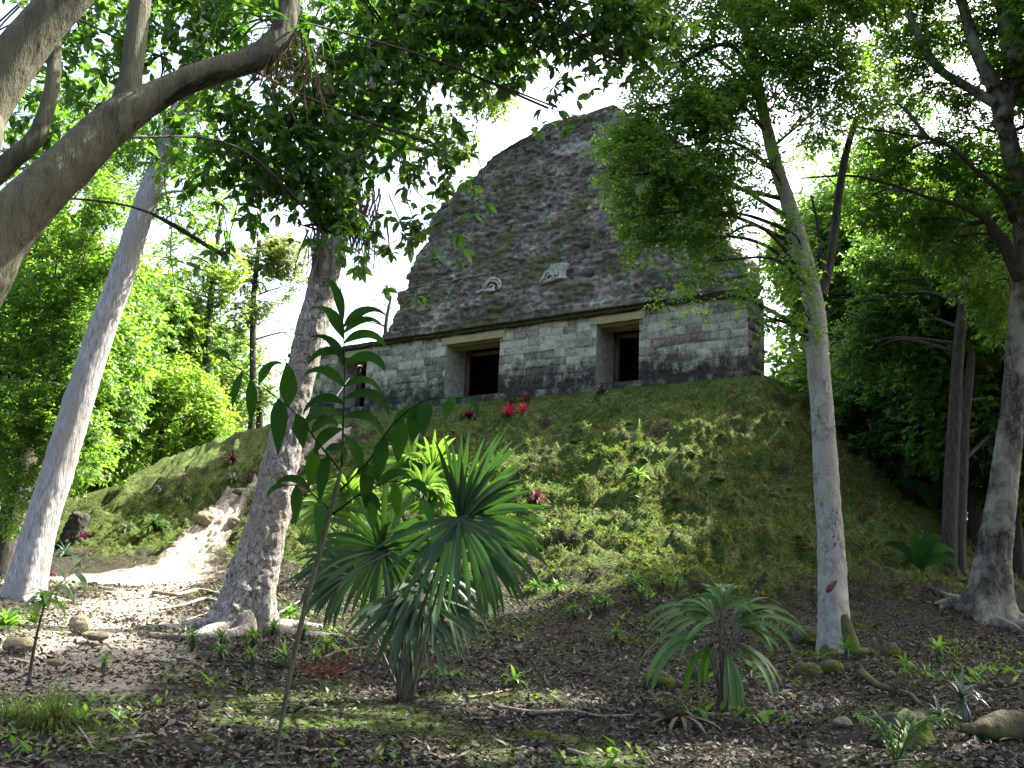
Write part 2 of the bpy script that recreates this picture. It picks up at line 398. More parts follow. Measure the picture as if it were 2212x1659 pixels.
# the dirt path worn up the left flank, and the bare patch below it, its pale earth widened to paint the sun patch brighter
PATH = np.array([gnd(*p)[:2] for p in [(60, 1440), (170, 1390), (250, 1330), (330, 1270), (400, 1200), (470, 1120), (500, 1070), (590, 1040), (660, 1000), (720, 930)]])
BARE_SUN = gnd(240, 1255)[:2]
def dseg(P, A):
    best = np.full(P.shape[:-1], 1e9)
    for a, b in zip(A[:-1], A[1:]):
        ab = b - a; t = np.clip(((P - a) @ ab) / (ab @ ab), 0, 1)
        best = np.minimum(best, np.linalg.norm(P - a - t[..., None] * ab, axis=-1))
    return best
def weights(x, y):
    P2 = np.stack([x, y], -1); P3 = np.stack([x, y, np.zeros_like(x)], -1)
    d = dseg(P2, PATH)
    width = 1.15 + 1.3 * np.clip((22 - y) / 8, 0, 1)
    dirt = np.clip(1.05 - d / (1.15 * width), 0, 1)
    dirt = np.maximum(dirt, np.clip(1.15 - np.sqrt(((x - BARE_SUN[0]) / 3.7) ** 2 + ((y - BARE_SUN[1]) / 4.2) ** 2), 0, .85))
    _, mm, drop = Hsmooth(x, y)
    n = fbm(P3, .5, 3, 3.0)
    moss = np.clip(mm * (1.25 - 0.075 * np.clip(drop - 4, 0, 10)) , 0, 1) * (0.45 + .8 * n) * np.clip(.62 + 1.7 * (fbm(P3, 1.1, 4, 71.0) - .3), .3, 1.2)  # moss thins down the slope, colouring the shaded lower half darker brown
    patch = fbm(P3, .9, 3, 12.0)
    moss = np.maximum(moss, np.clip((patch - .455) * 6, 0, .9) * (np.clip((y - 6) / 3, 0, 1)) * np.clip((15 - y) / 4, .35, 1))
    return np.clip(moss, 0, 1) * (1 - dirt), dirt
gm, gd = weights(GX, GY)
GZ = GZ - 0.10 * gd * np.clip(1 - np.abs(GX) / 40, 0, 1)
ny, nx = GX.shape
idx = np.arange(nx * ny).reshape(ny, nx)
gf = np.stack([idx[:-1, :-1], idx[:-1, 1:], idx[1:, 1:], idx[1:, :-1]], -1).reshape(-1, 4)
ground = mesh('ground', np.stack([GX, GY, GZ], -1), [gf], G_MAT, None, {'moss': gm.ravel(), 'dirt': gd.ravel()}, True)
setp(ground, 'forest floor of leaf litter rising into the mossy temple mound', 'ground', None, 'structure')

# ------------------------------------------------------------------ temple
def tp(u, w, v):
    u, w, v = np.broadcast_arrays(np.asarray(u, float), np.asarray(w, float), np.asarray(v, float))
    return TO + u[..., None] * TU - w[..., None] * TN + v[..., None] * np.array([0, 0, 1.0])
def facade(px, py, w0=0.0, k=0.0, vc=3.05):
    """u, v where a pixel's ray meets the facade plane (leaning back by k above vc)"""
    d = ray(px, py)
    n = np.array([TN[0], TN[1], 0.0]) + k * np.array([0, 0, 1.0])
    Q = TO - TN * w0 + np.array([0, 0, vc])
    t = ((Q - CC) @ n) / (d @ n); P = CC + d * t - TO
    return float(P @ TU), float(P[2])
temple = empty('stone_temple', tp(0.4, 0, 0), 'ruined grey stone temple with a tall roof standing on the mossy mound', 'temple')
V_STEP, V_LINT, V_CORN = .40, 2.80, 3.02
DOORS = [(4.5, 6.29), (10.7, 13.43), (17.85, 19.65)]
def blocks(u, v, seed):
    """irregular courses: returns (joint recess, per block value)"""
    ch = 0.31
    vv = v + .16 * (fbm(np.stack([u, v, u * 0 + seed], -1), .8, 2) - .5)
    row = np.floor(vv / ch).astype(int); fv = vv / ch - row
    bw = .40 + .46 * _tab[row % 64, (row * 7 + seed) % 64, 5]
    uu = u + 3.7 * _tab[row % 64, seed % 64, 9] + .07 * (fbm(np.stack([u, v, u * 0 + seed + 9], -1), 1.7, 2) - .5)
    colm = np.floor(uu / bw).astype(int); fu = uu / bw - colm
    val = _tab[row % 64, colm % 64, seed % 64]; off = _tab[row % 64, colm % 64, (seed + 20) % 64]
    e = np.minimum(np.minimum(fu, 1 - fu) * bw, np.minimum(fv, 1 - fv) * ch)
    return np.clip(1 - e / .026, 0, 1) * np.clip(2.6 * fbm(np.stack([u, v, u * 0 + seed + 5], -1), 1.3, 2) - .6, 0, 1), val, off
def stone_grid(A, B, nu, nv, nrmv, seed, amp=1.0):
    """A(s,t)->points; displaced stone sheet; returns V,F,tint,u,v"""
def panel(mb_list, u0, u1, v0, v1, side='front', w=0.0, seed=1, step=.05, rough=1.0):
    """a masonry sheet: front (at depth w, u from u0 to u1) or side (at u = w, depth from u0 to u1)"""
    nu = max(2, int((u1 - u0) / step)); nv = max(2, int((v1 - v0) / step))
    a, v = np.meshgrid(np.linspace(u0, u1, nu + 1), np.linspace(v0, v1, nv + 1))
    j, val, off = blocks(a, v, seed)
    P3 = np.stack([a, v, a * 0 + seed], -1)
    d = rough * (-.055 * j + .05 * (off - .5) + .10 * (fbm(P3, 1.1, 3) - .5) + .05 * (fbm(P3, 6, 3) - .5))
    edge = np.minimum(np.minimum(a - u0, u1 - a), .2) / .2
    d = d * np.clip(edge * 1.5 + .15, 0, 1)
    if side == 'front': P = tp(a, w - d, v)
    elif side == 'right': P = tp(w - d, a, v)
    else: P = tp(w + d, a, v)
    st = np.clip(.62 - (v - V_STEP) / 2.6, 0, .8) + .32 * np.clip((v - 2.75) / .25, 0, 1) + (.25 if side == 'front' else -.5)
    i = np.arange((nu + 1) * (nv + 1)).reshape(nv + 1, nu + 1)
    q = np.stack([i[:-1, :-1], i[:-1, 1:], i[1:, 1:], i[1:, :-1]], -1).reshape(-1, 4)
    mb_list.append((P.reshape(-1, 3), q, np.clip(val * .8 + .1 - .5 * j, 0, 1).ravel(), st.ravel()))
def flush(name, parts, mat, parent, smooth=True):
    V = []; F = []; T = []; S = []; n = 0
    for P, q, t, s in parts:
        V.append(P); F.append(q + n); T.append(t); S.append(s); n += len(P)
    return mesh(name, np.concatenate(V), [np.concatenate(F)], mat, parent, {'tint': np.concatenate(T), 'stain': np.concatenate(S)}, smooth)
def boxv(u0, u1, w0, w1, v0, v1):
    return tp([u0, u1, u1, u0, u0, u1, u1, u0], [w0, w0, w1, w1, w0, w0, w1, w1], [v0, v0, v0, v0, v1, v1, v1, v1])
BOXF = np.array([[0, 1, 2, 3], [7, 6, 5, 4], [0, 4, 5, 1], [1, 5, 6, 2], [2, 6, 7, 3], [3, 7, 4, 0]])
def roughbox(u0, u1, w0, w1, v0, v1, step=.12, amp=.04, seed=0):
    """subdivided box with worn, uneven faces"""
    V = []; F = []; n = 0
    def sheet(f, a0, a1, b0, b1):
        nonlocal n
        na, nb = max(1, int((a1 - a0) / step)), max(1, int((b1 - b0) / step))
        a, b = np.meshgrid(np.linspace(a0, a1, na + 1), np.linspace(b0, b1, nb + 1))
        P = f(a, b).reshape(-1, 3)
        i = np.arange(len(P)).reshape(nb + 1, na + 1)
        F.append(np.stack([i[:-1, :-1], i[:-1, 1:], i[1:, 1:], i[1:, :-1]], -1).reshape(-1, 4) + n); V.append(P); n += len(P)
    sheet(lambda a, b: tp(a, w0, b), u0, u1, v0, v1); sheet(lambda a, b: tp(a, w1, b), u0, u1, v0, v1)
    sheet(lambda a, b: tp(u0, a, b), w0, w1, v0, v1); sheet(lambda a, b: tp(u1, a, b), w0, w1, v0, v1)
    sheet(lambda a, b: tp(a, b, v0), u0, u1, w0, w1); sheet(lambda a, b: tp(a, b, v1), u0, u1, w0, w1)
    V = np.concatenate(V)
    D = np.stack([fbm(V, 3.0, 3, 1.0 + seed), fbm(V, 3.0, 3, 20.0 + seed), fbm(V, 3.0, 3, 40.0 + seed)], -1) - .5
    return V + amp * 2 * D, np.concatenate(F)
# front wall: piers between the doors, right and left side walls, back
parts = []
edges = [TU0] + [e for d in DOORS for e in d] + [TU1]
for k in range(0, len(edges), 2):
    panel(parts, edges[k], edges[k + 1], -.6, V_CORN + .1, 'front', 0, 3 + k)
for (a, b) in DOORS:
    panel(parts, a, b, V_LINT + .13, V_CORN + .1, 'front', 0.02, 21)
    panel(parts, a, b, -.6, V_STEP + .02, 'front', 0.01, 22)
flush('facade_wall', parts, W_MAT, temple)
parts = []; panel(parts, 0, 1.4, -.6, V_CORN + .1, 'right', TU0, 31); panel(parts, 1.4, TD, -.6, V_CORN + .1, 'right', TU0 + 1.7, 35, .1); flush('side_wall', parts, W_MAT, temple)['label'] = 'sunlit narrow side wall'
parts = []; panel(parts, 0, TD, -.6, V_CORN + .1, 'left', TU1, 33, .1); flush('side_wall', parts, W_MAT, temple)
mb = MB(); mb.add(boxv(TU0 + 1.8, TU1 - .1, TD - .3, TD, -.6, V_CORN + .1), None, BOXF)
mb.add(boxv(TU0 + 1.82, TU1 - .12, 2.6, 2.9, -.6, V_CORN + .09), None, BOXF); mb.add(boxv(TU0 + 1.84, TU1 - .14, .3, 2.58, -.6, V_STEP - .03), None, BOXF)
mb.add(boxv(TU0 + .12, TU0 + 1.75, 1.15, 1.38, -.6, V_CORN + .08), None, BOXF)
mb.build('inner_wall', M_INNER, temple)
for k, (a, b) in enumerate(DOORS):
    dr = MB(); JD = 1.25
    for s, uu in ((1, a), (-1, b)):
        V, F = roughbox(min(uu - s * .35, uu), max(uu - s * .35, uu), .05, JD + .2, V_STEP - .4, V_LINT + .2, .12, .02, k)
        dr.add(V, None, F)
    door = dr.build('doorway', M_JAMB, temple, True)
    lt = MB(); nb = 5
    for q in range(nb):
        w0 = -.05 + q * .28
        V, F = roughbox(a - .25, b + .25, w0, w0 + .255, V_LINT - .14 - .02 * rnd.random() - (.05 if q % 2 else 0), V_LINT + .12, .12, .014, q + 3 * k)
        lt.add(V, None, F)
    lt.build('lintel', M_BEAM, door)
    fr = MB()
    for uu in (a + .02, b - .22):
        fr.add(boxv(uu, uu + .2, JD + .02, JD + .2, V_STEP - .05, V_LINT - .2), None, BOXF)
    fr.add(boxv(a + .225, b - .225, JD + .04, JD + .18, V_LINT - .42, V_LINT - .25), None, BOXF)
    fr.build('door_frame', M_POST, door)
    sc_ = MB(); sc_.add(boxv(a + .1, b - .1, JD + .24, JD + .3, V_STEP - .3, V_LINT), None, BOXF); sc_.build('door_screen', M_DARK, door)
# plinth course below the piers
V, F = roughbox(TU0 - .28, TU1 + .2, -.22, .35, -.9, V_STEP - .06, .09, .05, 5)
mesh('plinth', V, [F], W_MAT, temple, {'tint': .2 + .5 * vn(V, 3), 'stain': np.full(len(V), .75)}, True)
# cornice with ragged underside
V, F = roughbox(TU0 - .18, TU1 + .18, -.16, .3, V_CORN - .02, V_CORN + .16, .06, .06, 9)
V[:, 2] -= .16 * np.clip(fbm(V, 2.6, 3, 3.0) - .5, 0, 1)
mesh('cornice', V, [F], M_CORN, temple, None, True)
# roof: a battered mass with stepped, ruined outline
KB, W0 = .42, -.30
VC = V_CORN + .12
LEFT = [(818, 745), (846, 690), (872, 610), (905, 545), (935, 470), (968, 430), (1000, 400), (1040, 365), (1085, 325), (1140, 292), (1185, 262), (1225, 246)]
RIGHT = [(1617, 638), (1612, 590), (1600, 545), (1566, 515), (1560, 470), (1558, 400), (1500, 330), (1440, 280), (1390, 255), (1350, 240)]
lf = sorted([facade(x, y, W0, KB, VC)[::-1] for x, y in LEFT]); rt = sorted([facade(x, y, W0, KB, VC)[::-1] for x, y in RIGHT])
VTOP = facade(1300, 234, W0, KB, VC)[1]
lf = [(VC, lf[0][1])] + lf + [(VTOP, facade(1262, 236, W0, KB, VC)[0])]
rt = [(VC, TU0 - .12)] + rt + [(VTOP, facade(1320, 236, W0, KB, VC)[0])]
print('roof', VTOP, lf[:3], rt[:3])
lf[0] = (VC, TU1 + .15)
vs = np.arange(VC, VTOP + .001, .06)
uL = np.interp(vs, [p[0] for p in lf], [p[1] for p in lf]); uR = np.interp(vs, [p[0] for p in rt], [p[1] for p in rt])
_n = np.stack([vs, vs * 0, vs * 0 + 3], -1); uL = uL + .9 * (fbm(_n, .9, 3) - .5) * np.clip((vs - VC) / 1, 0, 1) + .5 * (vn(np.floor(_n * 1.6), 1.37) - .5) * np.clip((vs - VC) / 1, 0, 1)
uR = uR - .5 * (fbm(_n, 1.1, 3, 9.0) - .5) * np.clip((vs - VC) / 1, 0, 1)
NU, NS = 330, 70
rows = []
for v, l, r in zip(vs, uL, uR):
    f = (v - VC) / (VTOP - VC)
    wf = W0 + KB * (v - VC); wb = max(wf + 1.4, TD - .2 - 1.0 * f)
    fu = np.linspace(r, l, NU); sw = np.linspace(wf, wb, NS)[1:]; bu = np.linspace(l, r, 60)[1:]; rw = np.linspace(wb, wf, NS)[1:-1]
    hang = np.clip((sw - wf - 1.3) / 1.0, 0, 1) * 1.9; hr = np.clip((rw - wf - 1.1) / .8, 0, 1) * min(1.9, (l - r) * .4)
    bu = np.linspace(l, r + hr[0], 60)[1:]
    u = np.concatenate([fu, np.full(NS - 1, l), bu, r + hr]); ww = np.concatenate([np.full(NU, wf), sw, np.full(59, wb), rw])
    rows.append(np.stack([u, ww, np.full(len(u), v)], -1))
G = np.array(rows); nr, nc = G.shape[:2]
dirn = np.zeros((nr, nc, 2)); dirn[:, :NU, 1] = -1; dirn[:, NU:NU + NS - 1, 0] = 1; dirn[:, NU + NS - 1:NU + NS + 58, 1] = 1; dirn[:, NU + NS + 58:, 0] = -1
j, val, off = blocks(G[..., 0] + G[..., 1] * .9, G[..., 2], 40)
P3 = G.copy()
d = .40 * (fbm(P3, .55, 3, 3.0) - .5) + .22 * (fbm(P3 * [1, 1, 2.2], 2.0, 3, 8.0) - .5) + .20 * (fbm(P3 * [1, 1, 1.6], 5.0, 3, 5.0) - .5) + .10 * (fbm(P3, 11.0, 2, 25.0) - .5) - .02 * j + .03 * (off - .5) + .16 * (fbm(P3 * [.9, .9, 5.0], 1.3, 3, 85.0) - .5)
ledge = (np.floor(G[..., 2] / 1.15) * 1.15 - G[..., 2]) / 1.15 + .5
d = d - .12 * ledge * (fbm(P3, .4, 2, 30.0) * 1.5)
d *= np.clip((G[..., 2] - VC) / .3, .15, 1)
# big missing blocks
hole = np.clip((fbm(P3 * [1, 1, 1.5], 2.4, 2, 60.0) - .66) * 9, 0, 1); d -= .10 * hole
G[..., 0] += d * dirn[..., 0]; G[..., 1] += d * dirn[..., 1]
G[..., 2] += .12 * (fbm(P3, 1.0, 2, 77.0) - .5) * np.clip((G[..., 2] - VC) / .5, 0, 1)
RV = tp(G[..., 0], G[..., 1], G[..., 2]).reshape(-1, 3)
i = np.arange(nr * nc).reshape(nr, nc); i2 = np.roll(i, -1, axis=1)
rf = np.stack([i[:-1], i2[:-1], i2[1:], i[1:]], -1).reshape(-1, 4)
cap = np.array([[len(RV)] * 1]); topc = RV[-nc:].mean(0) + [0, 0, .15]; botc = RV[:nc].mean(0)
RV = np.concatenate([RV, [topc, botc]])
t1 = np.stack([i[-1], i2[-1], np.full(nc, len(RV) - 2)], -1); t0 = np.stack([i2[0], i[0], np.full(nc, len(RV) - 1)], -1)
rt_ = np.concatenate([np.clip(.30 + .16 * val - .12 * j + .7 * (fbm(P3, 7.0, 3, 50.0) - .40) + .6 * (fbm(P3, .8, 3, 55.0) - .5), 0, 1).ravel(), [.5, .5]])
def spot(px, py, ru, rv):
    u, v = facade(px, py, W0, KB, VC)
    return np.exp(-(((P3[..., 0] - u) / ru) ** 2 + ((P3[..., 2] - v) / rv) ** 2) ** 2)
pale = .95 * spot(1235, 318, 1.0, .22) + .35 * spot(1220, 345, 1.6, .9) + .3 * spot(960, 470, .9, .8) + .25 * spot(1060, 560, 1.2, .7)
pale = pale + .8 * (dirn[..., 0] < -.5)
mesh('roof', RV, [rf, t1, t0], R_MAT, temple, {'tint': rt_, 'pale': np.concatenate([pale.ravel(), [0, 0]])}, False)
def on_roof(u, v, out=.05):
    """a point just proud of the built roof front"""
    r = int(np.clip(round((v - VC) / .06), 0, nr - 1)); c = int(np.argmin(np.abs(G[r, :NU, 0] - u)))
    return G[r, c, 1] - out
# carved mask remains: two curled eyes with plaster
def tube(pts, rad, n=8, tint=.5, mb=None, caps=True):
    pts = np.asarray(pts, float); rad = np.broadcast_to(np.asarray(rad, float), (len(pts),))
    T = np.gradient(pts, axis=0); T = nrm(T)
    ref = np.array([0, 0, 1.0]) if abs(T[:, 2]).mean() < .8 else np.array([1.0, 0, 0])
    A = nrm(np.cross(T, ref)); B = np.cross(T, A)
    a = np.arange(n) * 2 * pi / n
    V = pts[:, None] + rad[:, None, None] * (np.cos(a)[None, :, None] * A[:, None] + np.sin(a)[None, :, None] * B[:, None])
    i = np.arange(len(pts) * n).reshape(-1, n); i2 = np.roll(i, -1, 1)
    f = np.stack([i[:-1], i[1:], i2[1:], i2[:-1]], -1).reshape(-1, 4)
    V = V.reshape(-1, 3); f3 = []
    if caps:
        k = len(V); V = np.concatenate([V, [pts[0], pts[-1]]])
        f3 = np.concatenate([np.stack([i[0], i2[0], np.full(n, k)], -1), np.stack([i2[-1], i[-1], np.full(n, k + 1)], -1)])
    if mb is not None: mb.add(V, f3, f, tint)
    return V, f, f3
def mask_eye(px, py, s, sgn):
    u0, v0 = facade(px, py, W0, KB, VC); mbe = MB()
    for R, a0, a1, rr in ((.55, -.3, 3.5, .055), (.40, 0, 3.3, .05), (.18, 0, 6.2, .045)):
        a = np.linspace(a0, a1, 22)
        uu = u0 + sgn * R * s * np.cos(a); vv = v0 + R * s * np.sin(a) * .85
        ww = np.array([on_roof(p, q, .05) for p, q in zip(uu, vv)]); ww = np.minimum(ww, ww.mean() + .03)
        tube(tp(uu, ww, vv), rr, 6, mb=mbe)
    uu = u0 + np.linspace(-.9, .3, 10) * sgn * -1 * s; vv = v0 - .12 + .05 * np.sin(np.linspace(0, 5, 10))
    tube(tp(uu, np.array([on_roof(p, q, .03) for p, q in zip(uu, vv)]), vv), .07, 6, mb=mbe)
    return mbe.build('carved_eye', M_PLASTER, temple, True)
mask_eye(1062, 622, .85, 1); mask_eye(1188, 600, .85, -1)
u0, v0 = facade(1203, 590, W0, KB, VC)
V, F = roughbox(u0 - .42, u0 + .30, on_roof(u0, v0, .04), on_roof(u0, v0, -.3), v0 - .30, v0 + .38, .06, .03, 2); mesh('plaster_patch', V, [F], M_PLASTER, temple, None, True)
# fallen edge of the upper terrace on the right: coursed revetment stones
# ------------------------------------------------------------------ trees
def spline(pts, n=8):
    pts = np.asarray(pts, float); m = len(pts)
    if m < 3: return np.linspace(pts[0], pts[-1], n + 1)
    P = np.vstack([2 * pts[0] - pts[1], pts, 2 * pts[-1] - pts[-2]]); out = []
    for k in range(1, m):
        p0, p1, p2, p3 = P[k - 1], P[k], P[k + 1], P[k + 2]
        for t in np.linspace(0, 1, n, endpoint=False):
            out.append(.5 * ((2 * p1) + (p2 - p0) * t + (2 * p0 - 5 * p1 + 4 * p2 - p3) * t * t + (3 * p1 - p0 - 3 * p2 + p3) * t ** 3))
    out.append(pts[-1]); return np.array(out)
def limb(mb, pts, rads, n=20, rough=.12, seed=0.0, lobes=0.0, lobe_n=5, per=10, scale=4.0, fine=0.0, fs=11.0):
    """a tapered, uneven trunk or limb"""
    C = spline(np.column_stack([pts, rads]), per); p, r = C[:, :3], C[:, 3]
    T = nrm(np.gradient(p, axis=0)); ref = np.array([1.0, 0, 0]) if abs(T[:, 2]).mean() > .6 else np.array([0, 0, 1.0])
    A = nrm(np.cross(T, ref)); B = np.cross(T, A); a = np.arange(n) * 2 * pi / n
    D = np.cos(a)[None, :, None] * A[:, None] + np.sin(a)[None, :, None] * B[:, None]
    V = p[:, None] + D * r[:, None, None]
    rr = r[:, None] * (1 + rough * 2 * (fbm(V, 1.2, 2, seed) - .5) + rough * 1.3 * (fbm(V * [1, 1, .5], scale, 3, seed + 3) - .5))
    if fine: rr = rr + r[:, None].clip(.05) * fine * 2 * (np.abs(2 * fbm(V * [1, 1, .5], fs, 3, seed + 5) - 1) - .35)
    if lobes:
        h = np.linspace(0, 1, len(p))[:, None]; fl = np.exp(-h * 9)
        rr = rr * (1 + fl * lobes * (np.cos(a[None] * lobe_n + seed + 2 * h) * .5 + .35))
    V = (p[:, None] + D * rr[..., None]).reshape(-1, 3)
    i = np.arange(len(p) * n).reshape(-1, n); i2 = np.roll(i, -1, 1)
    f = np.stack([i[:-1], i[1:], i2[1:], i2[:-1]], -1).reshape(-1, 4)
    k = len(V); V = np.concatenate([V, [p[0], p[-1] + T[-1] * r[-1] * .5]])
    f3 = np.concatenate([np.stack([i2[0], i[0], np.full(n, k)], -1)[:, ::-1], np.stack([i2[-1], i[-1], np.full(n, k + 1)], -1)])
    mb.add(V, f3, f); return p, r
HI = np.array([(0, 0, 0), (.3, .21, .04), (.3, -.21, .04), (.66, .2, .0), (.66, -.2, .0), (1, 0, -.16), (.33, 0, -.01), (.67, 0, -.06)])
HI3 = np.array([[0, 6, 1], [0, 2, 6], [7, 5, 3], [7, 4, 5]]); HI4 = np.array([[6, 7, 3, 1], [6, 2, 4, 7]])
LO = np.array([(0, 0, 0), (.42, .27, .05), (1, 0, -.1), (.42, -.27, .05)]); LO3 = np.array([[0, 2, 1], [0, 3, 2]])
def leafset(P, D, S, R, hi, width=1.0):
    """P positions, D pointing directions, S sizes -> leaf blades"""
    n = len(P); D = nrm(D)
    up = nrm(np.array([0, 0, 1.0]) + R.normal(0, .55, (n, 3)))
    side = nrm(np.cross(up, D)); N = np.cross(D, side)
    T = HI if hi else LO
    V = P[:, None] + S[:, None, None] * (T[None, :, 0, None] * D[:, None] + width * T[None, :, 1, None] * side[:, None] + T[None, :, 2, None] * N[:, None])
    k = len(T); o = (np.arange(n) * k)[:, None, None]
    f3 = ((HI3 if hi else LO3)[None] + o).reshape(-1, 3); f4 = (HI4[None] + o).reshape(-1, 4) if hi else np.zeros((0, 4), int)
    return V.reshape(-1, 3), f3, f4, k
COVER = 2.0
def crown_pts(c, R, n, thr, R_, freq):
    """twig positions inside an uneven ellipsoid: clumps and gaps from noise"""
    out = []; got = 0
    for _ in range(14):
        q = R_.normal(size=(n * 3, 3)); q = nrm(q) * (R_.random((n * 3, 1)) ** .42)
        p = c + q * R
        m = fbm(p, freq, 2, 5.0) + .10 * (1 - np.linalg.norm(q, axis=1)) > thr
        out.append(np.column_stack([p[m], q[m]])); got += m.sum()
        if got > n: break
    o = np.concatenate(out)[:n]; return o[:, :3], o[:, 3:]
def crown(mb, blobs, leaf, cov, seed, hi=False, per=9, twig=.35, thr=.5, freq=1.1, droop=.25, flat=.8, holes=True, whorl=False, width=1.0, tint=(0.0, 1.0)):
    R_ = np.random.default_rng(seed)
    for b in blobs:
        c, R = np.asarray(b[0], float), float(b[1]); cv = cov * (b[2] if len(b) > 2 else 1.0)
        nl = max(12, int(COVER * cv * pi * R * R / (.17 * leaf * leaf))); n = max(3, nl // per)
        p, q = crown_pts(c, np.array([R, R, R * flat]), n, thr, R_, freq)
        if not len(p): continue
        n = len(p)
        td = nrm(nrm(q) * .8 + R_.normal(0, .6, (n, 3)) + [0, 0, -.1])
        k = np.arange(per)
        side = nrm(np.cross(td, np.array([0, 0, 1.0]) + R_.normal(0, .2, (n, 3))))
        sgn = np.where(k % 2 == 0, 1.0, -1.0)
        if whorl:
            fr = (.75 + .25 * R_.random((n, per)))
            ang = (k / per * 2 * pi)[None] + R_.random((n, 1)) * 6.3
            B = np.cross(td, side)
            ld = .35 * td[:, None] + np.cos(ang)[..., None] * side[:, None] + np.sin(ang)[..., None] * B[:, None] * .8
        else:
            fr = np.broadcast_to((k + 1) / per, (n, per))
            ld = .55 * td[:, None] + .85 * sgn[None, :, None] * side[:, None]
        pos = p[:, None] + td[:, None] * (twig * fr)[..., None]
        ld = ld + R_.normal(0, .28, ld.shape) + np.array([0, 0, -droop])
        pos = pos.reshape(-1, 3); ld = ld.reshape(-1, 3)
        sz = leaf * R_.uniform(.65, 1.2, len(pos))
        tw = np.repeat(R_.random(n), per) * .6 + R_.random(len(pos)) * .4
        keep = R_.random(len(pos)) < .97
        if holes: keep &= R_.random(len(pos)) > .97 * sunhole(pos)
        pos, ld, sz, tw = pos[keep], ld[keep], sz[keep], tw[keep]
        if not len(pos): continue
        V, f3, f4, kk = leafset(pos, ld, sz, R_, hi, width)
        mb.add(V, f3, f4, np.repeat(tint[0] + (tint[1] - tint[0]) * tw, kk))
def px_r(Y, rpx): return rpx * Y / FPX
def B_(lst, Y):
    """blobs given as (px, py, radius px[, cover[, extra depth]])"""
    out = []
    for b in lst:
        yy = Y + (b[4] if len(b) > 4 else 0)
        out.append((at(b[0], b[1], yy), px_r(yy, b[2]), b[3]) if len(b) > 3 and b[3] is not None else (at(b[0], b[1], yy), px_r(yy, b[2])))
    return out
def px_limb(pp, Y, dY=0.0):
    """(px, py, width px) list at depth Y (running to Y + dY)"""
    n = len(pp); P = []; r = []
    for k, (x, y, wd) in enumerate(pp):
        yy = Y + dY * k / max(1, n - 1); P.append(at(x, y, yy)); r.append(px_r(yy, wd) / 2)
    return np.array(P), np.array(r)
def feeders(mb, trunk_p, blobs, R_, r0=.05, n=14, twigs=3):
    """limbs from the trunk into each leaf mass, ending in fine twigs"""
    for b in blobs:
        c, R = b[0], b[1]
        d = np.linalg.norm(trunk_p - c, axis=1) + 1.5 * np.maximum(trunk_p[:, 2] - c[2] + .3, 0)
        s = trunk_p[int(np.argmin(d))]
        L = np.linalg.norm(c - s); mid = (s + c) / 2 + R_.normal(0, .07 * L, 3) + [0, 0, .10 * L]
        e = c + R_.normal(0, .3 * R, 3)
        pts = spline([s, mid, e], 6); tube(pts, np.linspace(min(r0, .012 + .02 * L), .012, len(pts)), 6, mb=mb)
        for _ in range(twigs):
            q = c + R_.normal(0, .6 * R, 3); m2 = (e + q) / 2 + R_.normal(0, .1 * R, 3)
            pts = spline([pts[len(pts) // 2 + 1], m2, q], 4); tube(pts, np.linspace(.014, .004, len(pts)), 4, mb=mb)
def tree(name, label, base, bark_m, group=None, cat='tree'):
    return empty(name, base, label, cat, group)
def base_of(P):
    p = P[0].copy(); return p

# --- left pale trunk
gB = gnd(48, 1292); YB = gB[1]
P, r = px_limb([(40, 1310, 92), (58, 1260, 78), (85, 1150, 70), (130, 1000, 66), (200, 770, 61), (262, 600, 55), (300, 480, 51), (340, 370, 47), (375, 280, 43), (415, 150, 40), (445, 0, 36), (470, -150, 32), (490, -320, 24)], YB, .5)
P[0, 2] = gB[2] - .15; P[0, 2] -= .4
t_left = tree('rainforest_tree', 'leaning tree with pale grey ridged trunk, sunlit on one side, beside the dirt path', gB, B_PALE)
mb = MB(); pB, _ = limb(mb, P, r, 64, .07, 1.0, .35, 5, 26, 3.0, .05, 12)
blB = B_([(330, 330, 75, 1.1), (250, 300, 60, 1.0), (420, 330, 70, 1.0), (470, 210, 80, 1.0), (380, 450, 45, .8), (470, 420, 60, .6), (440, -60, 150, 1.4), (560, -120, 150, 1.2), (330, -120, 150, 1.2)], YB + .6)
feeders(mb, pB, blB, np.random.default_rng(2), .06); mb.build('trunk', B_PALE, t_left, True)
mb = MB(); crown(mb, blB, .10, 1.2, 21, thr=.46, per=7, twig=.25); mb.build('crown', L_MID, t_left)

# --- middle flaky trunk
gC = gnd(525, 1362); YC = gC[1]
P, r = px_limb([(505, 1395, 165), (528, 1330, 122), (550, 1240, 100), (575, 1150, 88), (605, 1010, 78), (640, 850, 69), (678, 690, 66), (710, 560, 63), (735, 460, 60), (770, 320, 55), (800, 180, 56), (825, 60, 51), (845, -60, 46), (870, -220, 38)], YC, .3)
P[0, 2] = min(P[0, 2], gC[2] - .1); P[0, 2] -= .4
t_mid = tree('rainforest_tree', 'thick leaning tree with flaky brown grey bark rising before the fan palm', gC, B_FLAKY)
mb = MB(); pC, _ = limb(mb, P, r, 80, .10, 4.0, .5, 5, 46, 5.0, .10, 8)
blC = B_([(900, 130, 90, 1.0), (990, 110, 80, 1.0), (1060, 190, 70, 1.1), (1110, 120, 55, 1.2), (960, 300, 60, .8), (860, 260, 80, .9), (1000, 330, 40, .7), (760, 120, 90, .9), (880, -60, 160, 1.4), (1020, -70, 150, 1.3), (740, -90, 150, 1.3), (700, 240, 70, .7)], YC + .8)
feeders(mb, pC, blC, np.random.default_rng(3), .06); mb.build('trunk', B_FLAKY, t_mid, True)
mb = MB(); crown(mb, blC, .10, 1.2, 22, thr=.46, per=7, twig=.25); mb.build('crown', L_BRIGHT, t_mid)
